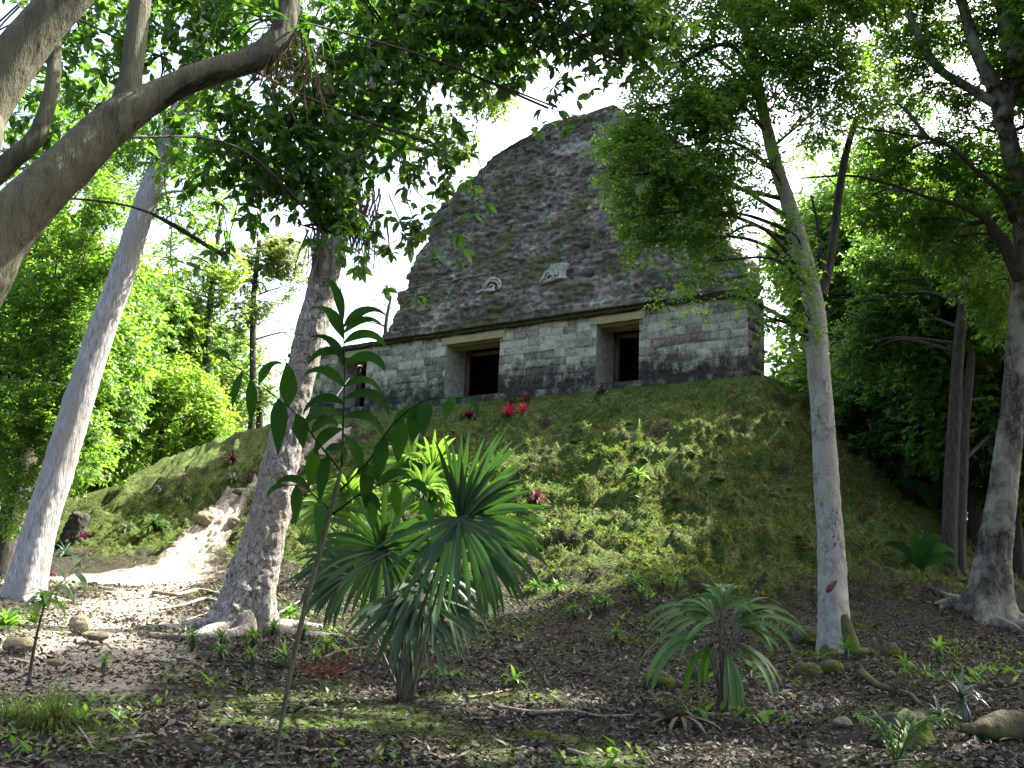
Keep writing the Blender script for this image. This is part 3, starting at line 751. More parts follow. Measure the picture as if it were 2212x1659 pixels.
# dead fronds and strips hanging on the trunk
mb = MB(); R_ = np.random.default_rng(8)
for k in range(210):
    f = R_.choice([0, 1, 1]); x0, y0 = ((690 + R_.normal(0, 14), 490 + R_.uniform(-40, 60)) if f == 0 else (785 + R_.normal(0, 20), 470 + R_.uniform(-70, 40)))
    p0 = at(x0, y0, YC + R_.uniform(-.3, .15)); L = R_.uniform(.3, .95)
    pts = p0 + np.outer(np.linspace(0, 1, 5), [R_.normal(0, .10), R_.normal(0, .08), -L]) + np.column_stack([.06 * np.sin(np.linspace(0, 3, 5) + k), np.zeros(5), np.zeros(5)])
    wd = R_.uniform(.008, .03); sv = nrm([R_.normal(), R_.normal(), 0]) * wd
    V = np.concatenate([pts - sv * np.linspace(1, .3, 5)[:, None], pts + sv * np.linspace(1, .3, 5)[:, None]])
    mb.add(V, None, [[q, q + 1, q + 6, q + 5] for q in range(4)], R_.random() * .7)
mb.build('hanging_dead_leaves', L_DRY, t_mid)

# --- right pale trunk
gD = gnd(1806, 1408); YD = gD[1]
P, r = px_limb([(1806, 1435, 82), (1803, 1380, 64), (1800, 1300, 60), (1795, 1180, 56), (1784, 1020, 52), (1775, 880, 50), (1766, 780, 50), (1762, 690, 48), (1750, 620, 44), (1727, 520, 40), (1700, 430, 35), (1680, 370, 32), (1655, 270, 27), (1632, 160, 25), (1610, 60, 24), (1592, -40, 23), (1575, -200, 24), (1560, -420, 16)], YD, .2)
P[0, 2] = gD[2] - .15; P[0, 2] -= .4
t_right = tree('rainforest_tree', 'slender tree with pale cracked cream bark and a red scar standing before the mound', gD, B_PATCH)
mb = MB(); pD, _ = limb(mb, P, r, 64, .08, 7.0, .25, 4, 30, 3.5, .05, 9); mb.build('trunk', B_PATCH, t_right, True)
mb = MB()
P2, r2 = px_limb([(1772, 640, 30), (1788, 590, 22), (1800, 520, 20), (1812, 420, 18), (1828, 330, 16), (1850, 255, 13)], YD + .2, .4); limb(mb, P2, r2, 12, .08, 2.0); mb.build('branch', B_DARK, t_right, True); mb = MB()
P3_, r3 = px_limb([(1786, 600, 12), (1772, 545, 9), (1765, 480, 7), (1752, 420, 5)], YD + .2, .2); limb(mb, P3_, r3, 8, .08, 3.0); mb.build('branch', B_DARK, t_right, True); mb = MB()
P4, r4 = px_limb([(1640, 190, 16), (1580, 100, 11), (1500, 120, 9), (1430, 190, 6)], YD, -.6); limb(mb, P4, r4, 8, .1, 3.0); mb.build('branch', B_DARK, t_right, True); mb = MB()
P5, r5 = px_limb([(1640, 200, 14), (1560, 190, 9), (1490, 250, 7), (1440, 330, 5)], YD, -1.0); limb(mb, P5, r5, 8, .1, 5.0)
mb.build('branch', B_DARK, t_right, True)
blD = B_([(1400, 120, 85, 1.0), (1480, 60, 90, 1.1), (1370, 210, 60, 1.0), (1450, 240, 90, 1.2), (1540, 170, 90, 1.1), (1345, 320, 55, 1.2), (1410, 360, 80, 1.4), (1490, 380, 85, 1.4), (1400, 460, 60, 1.3), (1470, 480, 70, 1.3), (1375, 515, 32, 1.1), (1540, 300, 90, 1.1),
          (1600, 60, 90, 1.0), (1690, 70, 95, 1.1), (1680, 190, 80, 1.0), (1760, 130, 95, 1.1), (1800, 30, 100, 1.1), (1850, 170, 90, 1.0), (1770, 260, 70, .9), (1600, 240, 60, .8), (1640, 360, 55, .7), (1580, 420, 55, .9), (1520, 530, 40, .8),
          (1480, 590, 42, .6), (1440, 660, 28, .4), (1500, 650, 26, .5), (1545, 560, 40, .6), (1345, 250, 50, .9), (1330, 400, 40, .9), (1440, 420, 60, 1.2), (1530, 440, 50, 1.0), (1560, 240, 60, .9), (1460, 300, 60, 1.1), (1620, 620, 42, .9), (1632, 690, 34, .8), (1600, 520, 34, .5), (1720, 660, 40, .8), (1720, 580, 40, .7), (1700, 500, 40, .5), (1740, 720, 26, .7)], YD - .4)
blDt = B_([(1400, -90, 150, 1.6), (1550, -110, 170, 1.7), (1700, -100, 170, 1.7), (1850, -80, 160, 1.6), (1600, -280, 230, 1.6), (1850, -280, 230, 1.6), (1350, -260, 200, 1.4)], YD + .3)
mb = MB(); feeders(mb, pD, blD[::2] + blDt, np.random.default_rng(4), .045); mb.build('branch', B_DARK, t_right, True)
mb = MB(); crown(mb, blD, .092, 1.35, 23, thr=.48, per=7, twig=.28, freq=1.8, flat=1.0); crown(mb, blDt, .12, 1.4, 24, thr=.43); mb.build('crown', L_MID, t_right)
# the scar and the mossy buttress root beside the trunk
mb = MB(); sp_ = spline([at(1786, 1280, YD - .150), at(1798, 1265, YD - .165), at(1810, 1247, YD - .155)], 5); tube(sp_, [.02, .04, .052, .058, .06, .06, .055, .05, .045, .035, .02][:len(sp_)], 8, mb=mb)
M_SCAR = plain('red_bark_scar', (.06, .02, .012), (.15, .06, .04), 10)
mb.build('bark_scar', M_SCAR, t_right, True)
mb = MB()
for pts_, wds in (([(1812, 1330), (1838, 1400), (1850, 1440)], (34, 40, 34)), ([(1840, 1400), (1868, 1450), (1900, 1500)], (22, 20, 12)), ([(1790, 1400), (1770, 1425), (1740, 1440)], (26, 22, 12))):
    Pq, rq = px_limb([(a, b, c) for (a, b), c in zip(pts_, wds)], YD - .1, -.8 if pts_[2][1] > 1445 else -.1)
    g2 = Pq[2]; Pq[2, 2] = ground_z(g2[0], g2[1]) - .03; limb(mb, Pq, rq, 12, .18, 9.0, per=7); mb.build('root', B_MOSSY, t_right, True); mb = MB()

# --- big forked tree at the right edge
gE = gnd(2140, 1335); YE = gE[1]
P, r = px_limb([(2125, 1390, 150), (2132, 1330, 112), (2142, 1260, 88), (2153, 1170, 70), (2168, 1060, 62), (2182, 940, 56), (2192, 820, 52), (2200, 720, 49), (2206, 620, 47), (2212, 520, 45), (2205, 420, 43), (2185, 330, 41), (2165, 245, 40), (2148, 180, 38)], YE, .2)
P[0, 2] = min(P[0, 2], gE[2] - .1); P[0, 2] -= .4
t_edge = tree('rainforest_tree', 'large forked tree with lichen blotched trunk and spreading base in deep shade', gE, B_LICHEN)
mb = MB(); pE, _ = limb(mb, P, r, 64, .12, 12.0, .5, 5, 30, 3.0, .08, 6); mb.build('trunk', B_LICHEN, t_edge, True)
mb = MB(); allp = [pE]
for L in ([(2148, 190, 36), (2110, 110, 30), (2085, 30, 26), (2062, -60, 22), (2040, -200, 14)],
          [(2165, 260, 34), (2190, 150, 50), (2180, 40, 54), (2165, -80, 46), (2150, -260, 30)],
          [(2150, 225, 24), (2085, 185, 22), (2030, 150, 20), (1990, 90, 20), (1962, 20, 18), (1950, -60, 15)],
          [(2208, 600, 42), (2180, 545, 32), (2148, 500, 26), (2125, 470, 16), (2060, 440, 9), (2000, 425, 8), (1930, 400, 7), (1840, 380, 6), (1730, 385, 4)],
          [(2190, 480, 16), (2165, 420, 13), (2110, 370, 10), (2040, 310, 7), (1950, 290, 6), (1850, 275, 4)],
          [(2130, 478, 12), (2080, 490, 8), (2040, 530, 6), (2005, 560, 4)]):
    Pq, rq = px_limb(L, YE, .8 if L[0][1] < 300 else -1.2); q, _ = limb(mb, Pq, rq, 14, .10, 3.0 + L[0][1]); allp.append(q); mb.build('branch', B_DARK if 300 < L[0][1] else B_LICHEN, t_edge, True); mb = MB()
pE_all = np.concatenate(allp)
blE = B_([(2050, 60, 90, .8), (2120, 60, 60, .8), (1980, 40, 90, .9), (2010, 190, 80, .9), (2100, 290, 70, .9), (2080, 200, 50, .6), (1930, 130, 80, .9), (1900, 260, 80, .8), (1900, 350, 70, 1.1), (1990, 340, 80, 1.1), (2060, 400, 80, 1.1), (2160, 330, 40, .7),
           (1960, 470, 90, 1.2), (1870, 450, 60, 1.0), (2050, 520, 80, 1.1), (2150, 60, 50, .5), (2200, 250, 50, .6), (2120, 610, 70, .9), (2180, 680, 70, .9)], YE + 1.0)
blEt = B_([(2000, -140, 170, 1.6), (2150, -140, 170, 1.6), (2330, 100, 200, 1.6), (2340, 400, 180, 1.5), (2330, -200, 220, 1.6), (2120, -330, 240, 1.6), (2500, 250, 230, 1.6), (2600, 0, 260, 1.6)], YE)
R_ = np.random.default_rng(6)
for b in blE + blEt:
    mb = MB(); feeders(mb, pE_all, [b], R_, .05); mb.build('branch', B_DARK, t_edge, True)
mb = MB(); crown(mb, blE, .105, 1.4, 25, thr=.45, per=8, twig=.28, freq=1.4); crown(mb, blEt, .15, 1.4, 26, thr=.43); mb.build('crown', L_MID, t_edge)

# --- near tree whose limbs arch over the top left
YN = 6.4
gN = np.array([-6.0, 6.0, 0.0]); gN[2] = ground_z(gN[0], gN[1])
t_near = tree('rainforest_tree', 'close tree with smooth tan limbs arching across the upper left corner', gN, B_NEAR)
mb = MB()
P, r = px_limb([(-130, 690, 150), (0, 510, 128), (90, 412, 112), (160, 345, 104), (215, 290, 98), (275, 242, 90), (335, 208, 70), (410, 172, 62), (480, 148, 60), (545, 128, 62), (595, 95, 64), (620, 40, 58), (625, -40, 52), (620, -140, 46)], YN, .9)
P = np.concatenate([[gN - [0, 0, .2], gN + [.4, 0, 0.8], gN + [1.3, .2, 1.9]], P]); r = np.concatenate([[.42, .32, .28], r])
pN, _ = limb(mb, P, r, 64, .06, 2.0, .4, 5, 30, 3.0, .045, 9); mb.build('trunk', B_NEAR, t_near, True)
mb = MB(); nl = [pN]
for L, y0, dy in (([(270, 235, 74), (283, 160, 52), (294, 80, 50), (303, 0, 50), (310, -100, 44)], YN + .35, .1),
                  ([(-140, 420, 120), (-40, 240, 116), (30, 130, 112), (90, 55, 104), (150, -10, 98), (220, -90, 90)], YN - .9, .2),
                  ([(-60, 420, 56), (20, 350, 46), (75, 300, 42), (100, 240, 36), (115, 170, 34), (118, 90, 30), (125, 0, 26)], YN + 1.0, .3)):
    Pq, rq = px_limb(L, y0, dy)
    if L[0][0] < -100: Pq = np.concatenate([[gN + [.9, .1, 1.5]], Pq]); rq = np.concatenate([[.2], rq])
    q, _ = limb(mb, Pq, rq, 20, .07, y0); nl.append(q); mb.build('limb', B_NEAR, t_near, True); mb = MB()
# peeling strips of bark on the main limb
mb = MB(); R_ = np.random.default_rng(15)
for k in range(150):
    j_ = R_.integers(40, len(pN) - 12); rr_ = np.interp(j_, np.arange(len(pN)), np.interp(np.linspace(0, 1, len(pN)), np.linspace(0, 1, len(r)), r))
    p0 = pN[j_] + [R_.normal(0, .02), -rr_ * R_.uniform(.2, .95), -rr_ * R_.uniform(.2, .98)]
    dv = nrm(pN[j_ - 5] - pN[j_]); L = R_.uniform(.12, .45)
    pts = p0 + np.outer(np.linspace(0, 1, 5), dv * L) + np.outer(np.linspace(0, 1, 5) ** 2, [0, 0, -R_.uniform(.0, .22)])
    sv = nrm(np.cross(dv, [0, 0, 1])) * R_.uniform(.003, .014)
    mb.add(np.concatenate([pts - sv, pts + sv]), None, [[q, q + 1, q + 6, q + 5] for q in range(4)], R_.random() * .5)
mb.build('peeling_bark', L_DRY, t_near)
nearb = [(60, 60, 70, .6, -1), (180, 170, 90, .9), (210, 60, 90, .7), (60, 250, 90, .9), (20, 200, 60, .8), (400, 70, 90, .9), (470, 40, 80, 1.0), (560, 40, 80, 1.0), (330, 120, 60, .7), (440, 250, 70, .8), (500, 290, 80, .9), (580, 230, 100, 1.1), (640, 130, 90, 1.0), (560, 350, 90, 1.1), (480, 380, 55, .8),
         (650, 330, 100, 1.3), (740, 300, 100, 1.4), (720, 400, 90, 1.5), (790, 400, 80, 1.4), (850, 330, 80, 1.2), (930, 330, 60, .9), (720, 200, 100, 1.1), (820, 190, 100, 1.1), (740, 70, 110, 1.2), (860, 70, 100, 1.2), (960, 60, 100, 1.2), (930, 190, 80, 1.0), (1060, 60, 90, 1.2), (1150, 40, 80, 1.2), (1050, 150, 60, .8),
         (1250, 40, 80, 1.3), (1340, 50, 80, 1.3), (1330, 120, 55, 1.0), (1200, 110, 45, 1.0), (1265, 130, 35, .8), (1170, 170, 26, 1.0), (1190, 225, 26, .9), (760, 520, 45, 1.0), (800, 560, 30, .9), (820, 470, 60, 1.0), (700, 480, 50, .8), (590, 440, 40, .8), (600, 470, 24, 1.0), (490, 470, 45, .6), (480, 540, 22, .7),
         (900, 400, 45, .8), (975, 370, 40, .8), (1000, 280, 30, .6), (20, 60, 90, .8, 1.5), (130, 330, 70, .7, 3), (230, 400, 40, .5, 3), (380, 340, 55, .7), (300, 40, 60, .8, 2), (1420, 60, 60, 1.0), (1120, 110, 60, 1.2), (1010, 110, 70, 1.1), (1220, 20, 90, 1.5), (1310, 90, 70, 1.2), (1080, 20, 90, 1.5), (960, 10, 90, 1.4), (1390, 20, 70, 1.4), (420, 330, 60, .9), (520, 420, 50, .8), (400, 160, 60, .8), (140, 90, 80, .9, 1), (30, 320, 60, .7, 3), (420, 20, 80, 1.0), (280, 160, 40, .8, 2)]
blN = B_(nearb, 9.0)
blNt = B_([(200, -120, 160, 1.0), (500, -130, 170, 1.0), (800, -130, 170, .9), (1100, -130, 170, .9), (1350, -110, 130, 1.0)], 9.0)
mb = MB(); pN_all = np.concatenate([nl[0][50:], nl[1], nl[2][30:], nl[3]])
feeders(mb, pN_all, blN[::4] + blNt[::2], np.random.default_rng(9), .008, twigs=4); mb.build('branch', B_DARK, t_near, True)
mb = MB(); crown(mb, blN + blNt, .118, 1.0, 27, hi=True, per=6, twig=.24, thr=.49, freq=1.6, droop=.35, whorl=True)
# hanging sprays in front of the temple, leaf by leaf
def spray(pxpts, leaves_at, Y, s, wood):
    wood = MB(); p = spline([at(x, y, Y) for x, y in pxpts], 8); tube(p, np.linspace(.006, .002, len(p)), 5, mb=wood); wood.build('twig', B_STEM, t_near, True)
    R2 = np.random.default_rng(int(pxpts[0][0])); PP = []; DD = []
    for (x, y, k) in leaves_at:
        c = at(x, y, Y)
        for q in range(k):
            a = R2.uniform(-2.9, -.2); PP.append(c); DD.append([cos(a) * 1.0, R2.normal(0, .4), sin(a) * .8])
    PP = np.array(PP); DD = np.array(DD); V, f3, f4, kk = leafset(PP, DD, s * R2.uniform(.8, 1.2, len(PP)), R2, True, .95)
    mb.add(V, f3, f4, np.repeat(R2.random(len(PP)), kk))
wood = MB()
spray([(860, 330), (905, 420), (960, 440), (1020, 450), (1062, 458)], [(1050, 440, 3), (1025, 465, 4), (990, 505, 5), (1000, 540, 3), (960, 478, 3)], 8.6, .135, wood)
spray([(860, 330), (885, 450), (930, 540), (975, 585), (1010, 570)], [(930, 540, 4), (945, 560, 3), (905, 500, 3), (985, 560, 3)], 8.6, .12, wood)
spray([(840, 420), (880, 520), (895, 600), (902, 640)], [(900, 640, 6)], 8.4, .125, wood)
spray([(560, 400), (590, 440), (600, 462)], [(600, 462, 5)], 8.4, .13, wood)
spray([(1180, 120), (1185, 180), (1195, 215)], [(1195, 205, 6), (1170, 235, 4), (1205, 240, 4)], 8.6, .125, wood)
spray([(480, 440), (490, 500), (492, 540)], [(490, 520, 4), (492, 548, 4)], 9.0, .10, wood)
mb.build('crown', L_NEAR, t_near)

# --- bromeliad and strap leaves perched on the near limb
def strap(mb, p0, d, L, wd, droop, nseg=6, fold=.25, tint=.5, upv=None, peak=.35, base=.45):
    """one blade: V-folded, arching under its own weight"""
    d = nrm(d); t = np.linspace(0, 1, nseg + 1); pts = [np.asarray(p0, float)]; dirs = [d]
    for k in range(nseg):
        d = nrm(d + np.array([0, 0, -1.0]) * droop / nseg * (1 + k * .5)); dirs.append(d); pts.append(pts[-1] + d * L / nseg)
    pts = np.array(pts); dirs = np.array(dirs)
    up = np.array([0, 0, 1.0]) if upv is None else np.asarray(upv, float)
    side = nrm(np.cross(dirs, up + 1e-3)); N = np.cross(side, dirs)
    prof = np.where(t < peak, base + (1 - base) * np.sin(t / peak * pi / 2), np.maximum(1 - ((t - peak) / (1 - peak)) ** 1.6, .02)) * wd / 2
    Lf = pts + side * prof[:, None] + N * (fold * prof)[:, None]; Rt = pts - side * prof[:, None] + N * (fold * prof)[:, None]
    V = np.concatenate([Lf, pts, Rt]); n = nseg + 1
    f = [[k, k + 1, n + k + 1, n + k] for k in range(nseg)] + [[n + k, n + k + 1, 2 * n + k + 1, 2 * n + k] for k in range(nseg)]
    mb.add(V, None, f, tint); return pts
mb = MB(); R_ = np.random.default_rng(31); ep = at(610, 60, YN + .75) + np.array([0, 0, .05])
for k in range(24):
    a = R_.uniform(0, 2 * pi); strap(mb, ep + R_.normal(0, .08, 3), [cos(a), sin(a) * .6, R_.uniform(-.2, .9)], R_.uniform(.4, .8), .03, R_.uniform(.9, 2.0), 7, .3, R_.random())
setp(mb.build('perched_bromeliad', L_SAP, None, False, loc=ep), 'strap leaved plant with long drooping blades perched on the arching tan limb', 'bromeliad')
mb = MB()
for k in range(130):
    p0 = at(R_.uniform(560, 690), R_.uniform(40, 170), YN + .85); L = R_.uniform(.08, .42)
    pts = p0 + np.outer(np.linspace(0, 1, 5), [R_.normal(0, .16), R_.normal(0, .08), -L]) + np.outer(np.linspace(0, 1, 5) ** 2, [R_.normal(0, .12), 0, .05]); sv = np.array([R_.uniform(.0015, .006), 0, 0])
    mb.add(np.concatenate([pts - sv, pts + sv]), None, [[q, q + 1, q + 6, q + 5] for q in range(4)], R_.random() * .5)
mb.build('hanging_dead_leaves', L_DRY, t_near)

mb = MB(); R_ = np.random.default_rng(19)
for (x, y0, y1, dx) in [(345, 30, 620, 30), (520, 150, 560, -20), (690, 0, 470, 60), (905, 0, 380, -30), (1000, 0, 420, 40), (770, 60, 560, 25)]:
    n_ = 8; pts = [at(x + dx * k / n_ + R_.normal(0, 5), y0 + (y1 - y0) * k / n_, 9.3) for k in range(n_ + 1)]; lm_ = MB(); tube(spline(pts, 5), .0055, 5, mb=lm_)
    lm_.build('vine', B_STEM, t_near, True)

def roots(tree_, c, n, r0, ln, mat, seed):
    R_ = np.random.default_rng(seed)
    for k in range(n):
        a = 2 * pi * k / n + R_.normal(0, .25); L = ln * R_.uniform(.6, 1.3); q = []
        for t in np.linspace(0, 1, 6):
            a += R_.normal(0, .16); x = c[0] + cos(a) * (r0 * .5 + L * t); y = c[1] + sin(a) * (r0 * .5 + L * t)
            q.append([x, y, ground_z(x, y) + .16 * r0 * (1 - t) + (.35 * r0 if t == 0 else 0) - .03 * t])
        m_ = MB(); limb(m_, np.array(q), np.linspace(.34, .06, 6) * r0, 10, .2, seed + k, per=6); m_.build('root', mat, tree_, True)
roots(t_left, gB, 6, .34, .8, B_PALE, 301); roots(t_mid, gC, 7, .5, 1.3, B_FLAKY, 302); roots(t_right, gD, 5, .26, .7, B_MOSSY, 303); roots(t_edge, gE, 7, .55, 1.3, B_LICHEN, 304)

# --- other trees
def simple_tree(label, trunk, Y, dY, bark_m, blobs, leaf, lm, seed, cov=1.0, group=None, feed=True, thr=.48, n=14, **kw):
    P, r = px_limb(trunk, Y, dY)
    x, y = P[0, 0], P[0, 1]; gz = ground_z(x, y)
    if P[0, 2] > gz: P = np.concatenate([[[x - .05, y, gz - .2]], P]); r = np.concatenate([[r[0] * 1.15], r])
    t = tree('rainforest_tree', label, (x, y, gz), bark_m, group)
    mb = MB(); p, _ = limb(mb, P, r, n, .10, seed * 1.3, .25, 4, 8)
    if feed: feeders(mb, p, blobs, np.random.default_rng(seed), .06, twigs=2)
    mb.build('trunk', bark_m, t, True)
    mb = MB(); crown(mb, blobs, leaf, cov, seed, thr=thr, **kw); mb.build('crown', lm, t)
    return t
simple_tree('dark trunked leafy tree standing behind the pale leaning trunk', [(5, 1210, 58), (40, 1060, 50), (70, 930, 46), (110, 780, 40), (150, 640, 34), (185, 520, 28), (215, 400, 20)], 25, 2, B_DARK,
            B_([(120, 600, 100), (50, 690, 90), (170, 690, 80), (110, 800, 100), (50, 880, 90), (190, 800, 70), (150, 920, 90), (60, 980, 80), (200, 900, 60), (110, 500, 80), (220, 560, 55), (180, 420, 70), (240, 450, 60), (90, 420, 60), (200, 1000, 60), (280, 560, 45), (-60, 700, 120), (-80, 900, 120), (140, 740, 60), (100, 900, 60), (60, 1060, 50), (180, 560, 60), (30, 1110, 40)], 24.4), .12, L_MID, 41, 1.15)
simple_tree('sunlit bushy tree with lime green crown beside the mound', [(330, 1085, 30), (335, 1030, 26), (345, 960, 22), (360, 900, 16)], 50, 0, B_DARK,
            B_([(400, 850, 75, 1.8), (450, 900, 62, 2.0), (470, 940, 42, 1.8), (340, 880, 80, 1.8), (290, 940, 80, 1.6), (380, 950, 80, 1.8), (420, 975, 50, 1.5), (250, 860, 60, 1.4), (320, 800, 60, 1.3), (300, 1000, 60, 1.4), (400, 800, 34, 1.2), (230, 960, 60, 1.3), (440, 850, 40, 1.6)], 50), .20, L_LIME, 42, thr=.40, twig=.5, freq=.7)
simple_tree('slim bright leaved tree behind the lime bush', [(440, 1000, 20), (445, 850, 18), (450, 700, 16), (465, 560, 12), (480, 450, 8)], 53, 0, B_DARK,
            B_([(420, 640, 80, .8), (470, 570, 65, .8), (400, 550, 60, .8), (360, 690, 70, 1.0), (450, 730, 60, .9), (520, 620, 55, .8), (320, 620, 60, .8), (330, 740, 70, 1.0), (430, 470, 50, .7), (380, 780, 60, .9), (470, 790, 40, .8), (300, 560, 50, .7), (500, 680, 50, .9), (400, 730, 60, 1.0)], 53), .22, L_BRIGHT, 43, .95, thr=.5)
simple_tree('tall thin tree with airy olive crown beyond the flaky trunk', [(545, 900, 16), (546, 750, 14), (548, 640, 12), (560, 520, 9)], 56, 0, B_DARK,
            B_([(570, 570, 60, .7), (620, 560, 50, .8), (540, 680, 45, .7), (600, 690, 50, .9), (640, 620, 40, .8), (560, 770, 55, 1.1), (610, 780, 50, 1.1), (590, 520, 40, .6), (530, 600, 40, .5), (500, 740, 50, 1.0), (640, 720, 40, .9)], 56), .22, L_OLIVE, 44, 2.2)
simple_tree('low dark tree between the lime bush and the left end of the temple', [(560, 930, 16), (560, 880, 14), (565, 840, 9)], 54, 0, B_DARK,
            B_([(530, 850, 60, 1.5), (580, 840, 50, 1.5), (500, 830, 40, 1.2), (540, 900, 50, 1.4), (500, 900, 36, 1.2)], 54), .22, L_OLIVE, 45, 1.3, thr=.42)
simple_tree('far sunlit tree peeping over the left shoulder of the roof', [(830, 760, 10), (835, 690, 8), (845, 640, 5)], 58, 0, B_DARK,
            B_([(840, 620, 34, .7), (800, 650, 30, .7), (860, 660, 26, .7), (770, 690, 30, .8), (700, 740, 40, .8)], 58), .22, L_BRIGHT, 46, .7)
simple_tree('slender dark tree with leafy arching crown right of the pale trunk', [(2050, 1160, 34), (2055, 1040, 32), (2062, 900, 28), (2070, 760, 26), (2085, 620, 20), (2100, 480, 14)], 25, 1, B_DARK,
            B_([(1960, 600, 100, 1.2), (2050, 650, 100, 1.3), (1890, 560, 70, 1.1), (1870, 660, 80, 1.2), (1950, 720, 100, 1.4), (2140, 720, 90, 1.4), (2060, 780, 100, 1.4), (1850, 760, 70, 1.3), (2000, 520, 70, 1.0), (2120, 520, 60, .9), (1800, 640, 45, .8), (1815, 740, 40, .9), (2190, 560, 60, 1.0)], 28), .14, L_DARK, 47, 1.1, thr=.44)
simple_tree('twin stemmed dark tree in the gloom right of the slender dark tree', [(2072, 1170, 26), (2078, 1050, 24), (2085, 900, 22), (2100, 760, 16)], 25.6, 1, B_DARK,
            B_([(2130, 850, 90, 1.4), (2200, 900, 80, 1.4), (2230, 780, 80, 1.3), (2150, 960, 80, 1.3), (2230, 1020, 80, 1.3)], 30), .15, L_DARK, 48, 1.2)
simple_tree('dense dark leaved tree filling the shade beyond the mound flank', [(1960, 1120, 30), (1955, 1000, 28), (1950, 880, 24), (1945, 760, 16)], 31, 1, B_DARK,
            B_([(1860, 850, 80, 1.5), (1940, 850, 90, 1.6), (2030, 890, 90, 1.6), (1880, 930, 80, 1.5), (1970, 960, 90, 1.6), (2060, 1000, 80, 1.5), (1850, 1000, 60, 1.3), (1930, 1040, 70, 1.4), (2010, 1080, 70, 1.4), (2120, 1060, 70, 1.4), (2180, 1100, 70, 1.4), (1820, 900, 40, 1.1)], 32), .15, L_DARK, 49, 1.3, thr=.44)
simple_tree('leafy tree rising beyond the slender pale trunk toward the upper right', [(1900, 1100, 26), (1890, 900, 24), (1880, 700, 20), (1870, 500, 14)], 34, 1, B_DARK,
            B_([(1860, 620, 60, 1.0), (1900, 480, 80, .9), (1840, 520, 60, .9), (1790, 440, 50, .7), (1720, 450, 40, .5), (1950, 380, 80, .9), (1850, 330, 70, .8), (1790, 560, 50, .8), (1820, 820, 50, 1.2), (1760, 330, 50, .6)], 34), .16, L_MID, 50, 1.2)
simple_tree('tall tree behind the pale leaning trunk reaching the upper left canopy', [(150, 1080, 26), (170, 800, 24), (190, 560, 20), (230, 330, 14), (260, 200, 10)], 48, 0, B_DARK,
            B_([(240, 400, 80, .9), (170, 330, 80, .9), (90, 360, 80, .9), (300, 300, 70, .7), (230, 220, 90, .8), (120, 220, 90, .9), (400, 260, 70, .6), (330, 420, 60, .7), (40, 480, 80, .9), (520, 330, 50, .5), (280, 640, 60, .9), (250, 720, 60, .9)], 48), .2, L_MID, 51, .9)

# broad crowns added outside the frame, unseen, to shade the clearing
def shade_tree(label, x, y, h, R, seed, lm=L_MID):
    gz = ground_z(x, y); t = tree('rainforest_tree', label, (x, y, gz), B_LICHEN, 'unseen canopy trees added to shade the clearing')
    P = np.array([[x, y, gz - .2], [x + .2, y, gz + h * .3], [x - .1, y + .2, gz + h * .65], [x + .2, y, gz + h]]); mb = MB()
    p, _ = limb(mb, P, [.42, .32, .24, .1], 14, .1, seed, .4)
    R_ = np.random.default_rng(seed); bl = []
    for k in range(11):
        q = R_.normal(size=3) * [R * .5, R * .5, R * .3]; bl.append((np.array([x, y, gz + h]) + q, R * R_.uniform(.38, .6), 1.5))
    feeders(mb, p, bl, R_, .08, twigs=2); mb.build('trunk', B_LICHEN, t, True)
    mb = MB(); crown(mb, bl, .19, 1.5, seed, thr=.44, freq=.8, twig=.5); mb.build('crown', lm, t)
for k, a in enumerate([(11.5, 13.0, 12, 4.2), (15.5, 19.5, 15, 4.5), (9.5, 7.5, 12, 4.2), (16, 11, 15, 5), (20, 27, 16, 4.5), (17.5, 24.5, 15, 3.6)]):
    shade_tree('tall broad crowned tree added out of view at the right of the clearing to shade the floor', *a, 70 + k)

# far forest: shared crowns, each tree its own object
def far_proto(seed, lm):
    R_ = np.random.default_rng(seed); mb = MB(); bl = []
    for k in range(15):
        q = nrm(R_.normal(size=3)) * R_.random() ** .5; bl.append((np.array([q[0] * 2.6, q[1] * 2.6, 5.2 + q[2] * 2.6]), R_.uniform(1.1, 1.9), 1.5))
    crown(mb, bl, .22, 1.5, seed, thr=.42, freq=.8, twig=.5, holes=False)
    tm = MB(); p, _ = limb(tm, np.array([[0, 0, -.4], [.1, 0, 2], [-.1, .1, 4], [.2, 0, 6]]), [.22, .17, .13, .05], 10, .1, seed); feeders(tm, p, bl[:8], R_, .06, twigs=1)
    return mb, tm, lm
protos = []
for s_, lm in ((91, L_OLIVE), (92, L_BRIGHT), (93, L_MID), (94, L_DARK)):
    mb, tm, lm = far_proto(s_, lm); a = mb.build('crown', lm); b = tm.build('trunk', B_DARK, None, True)
    protos.append((a.data, b.data)); bpy.data.objects.remove(a); bpy.data.objects.remove(b)
def far_tree(px, Y, s, k, label, group, zoff=0.0):
    d = ray(px, 1200); x = d[0] / d[1] * Y; gz = ground_z(x, Y) + zoff
    t = empty('forest_tree', (x, Y, gz), label, 'tree', group); t.rotation_euler = (0, 0, rnd.uniform(0, 6.28)); t.scale = (s, s, s * rnd.uniform(.9, 1.15))
    for nm, me in (('crown', protos[k][0]), ('trunk', protos[k][1])):
        o = bpy.data.objects.new(nm, me); COL.objects.link(o); o.parent = t
LFAR = ['olive green tree in the forest beyond the left flank of the mound', 'dark green tree in the gloomy forest beyond the right flank of the mound']
for (px, Y, s, k) in [(-60, 36, 1.5, 2), (40, 44, 1.5, 1), (110, 50, 1.5, 3), (190, 54, 1.6, 2), (250, 58, 1.2, 0), (-150, 46, 2.0, 0), (150, 60, 2.2, 1), (30, 32, .9, 2), (300, 66, 2.0, 3), (20, 60, 2.2, 0), (-260, 40, 2.0, 2), (90, 38, 1.0, 3)]:
    far_tree(px, Y, s, k, LFAR[0], 'forest trees beyond the left flank')
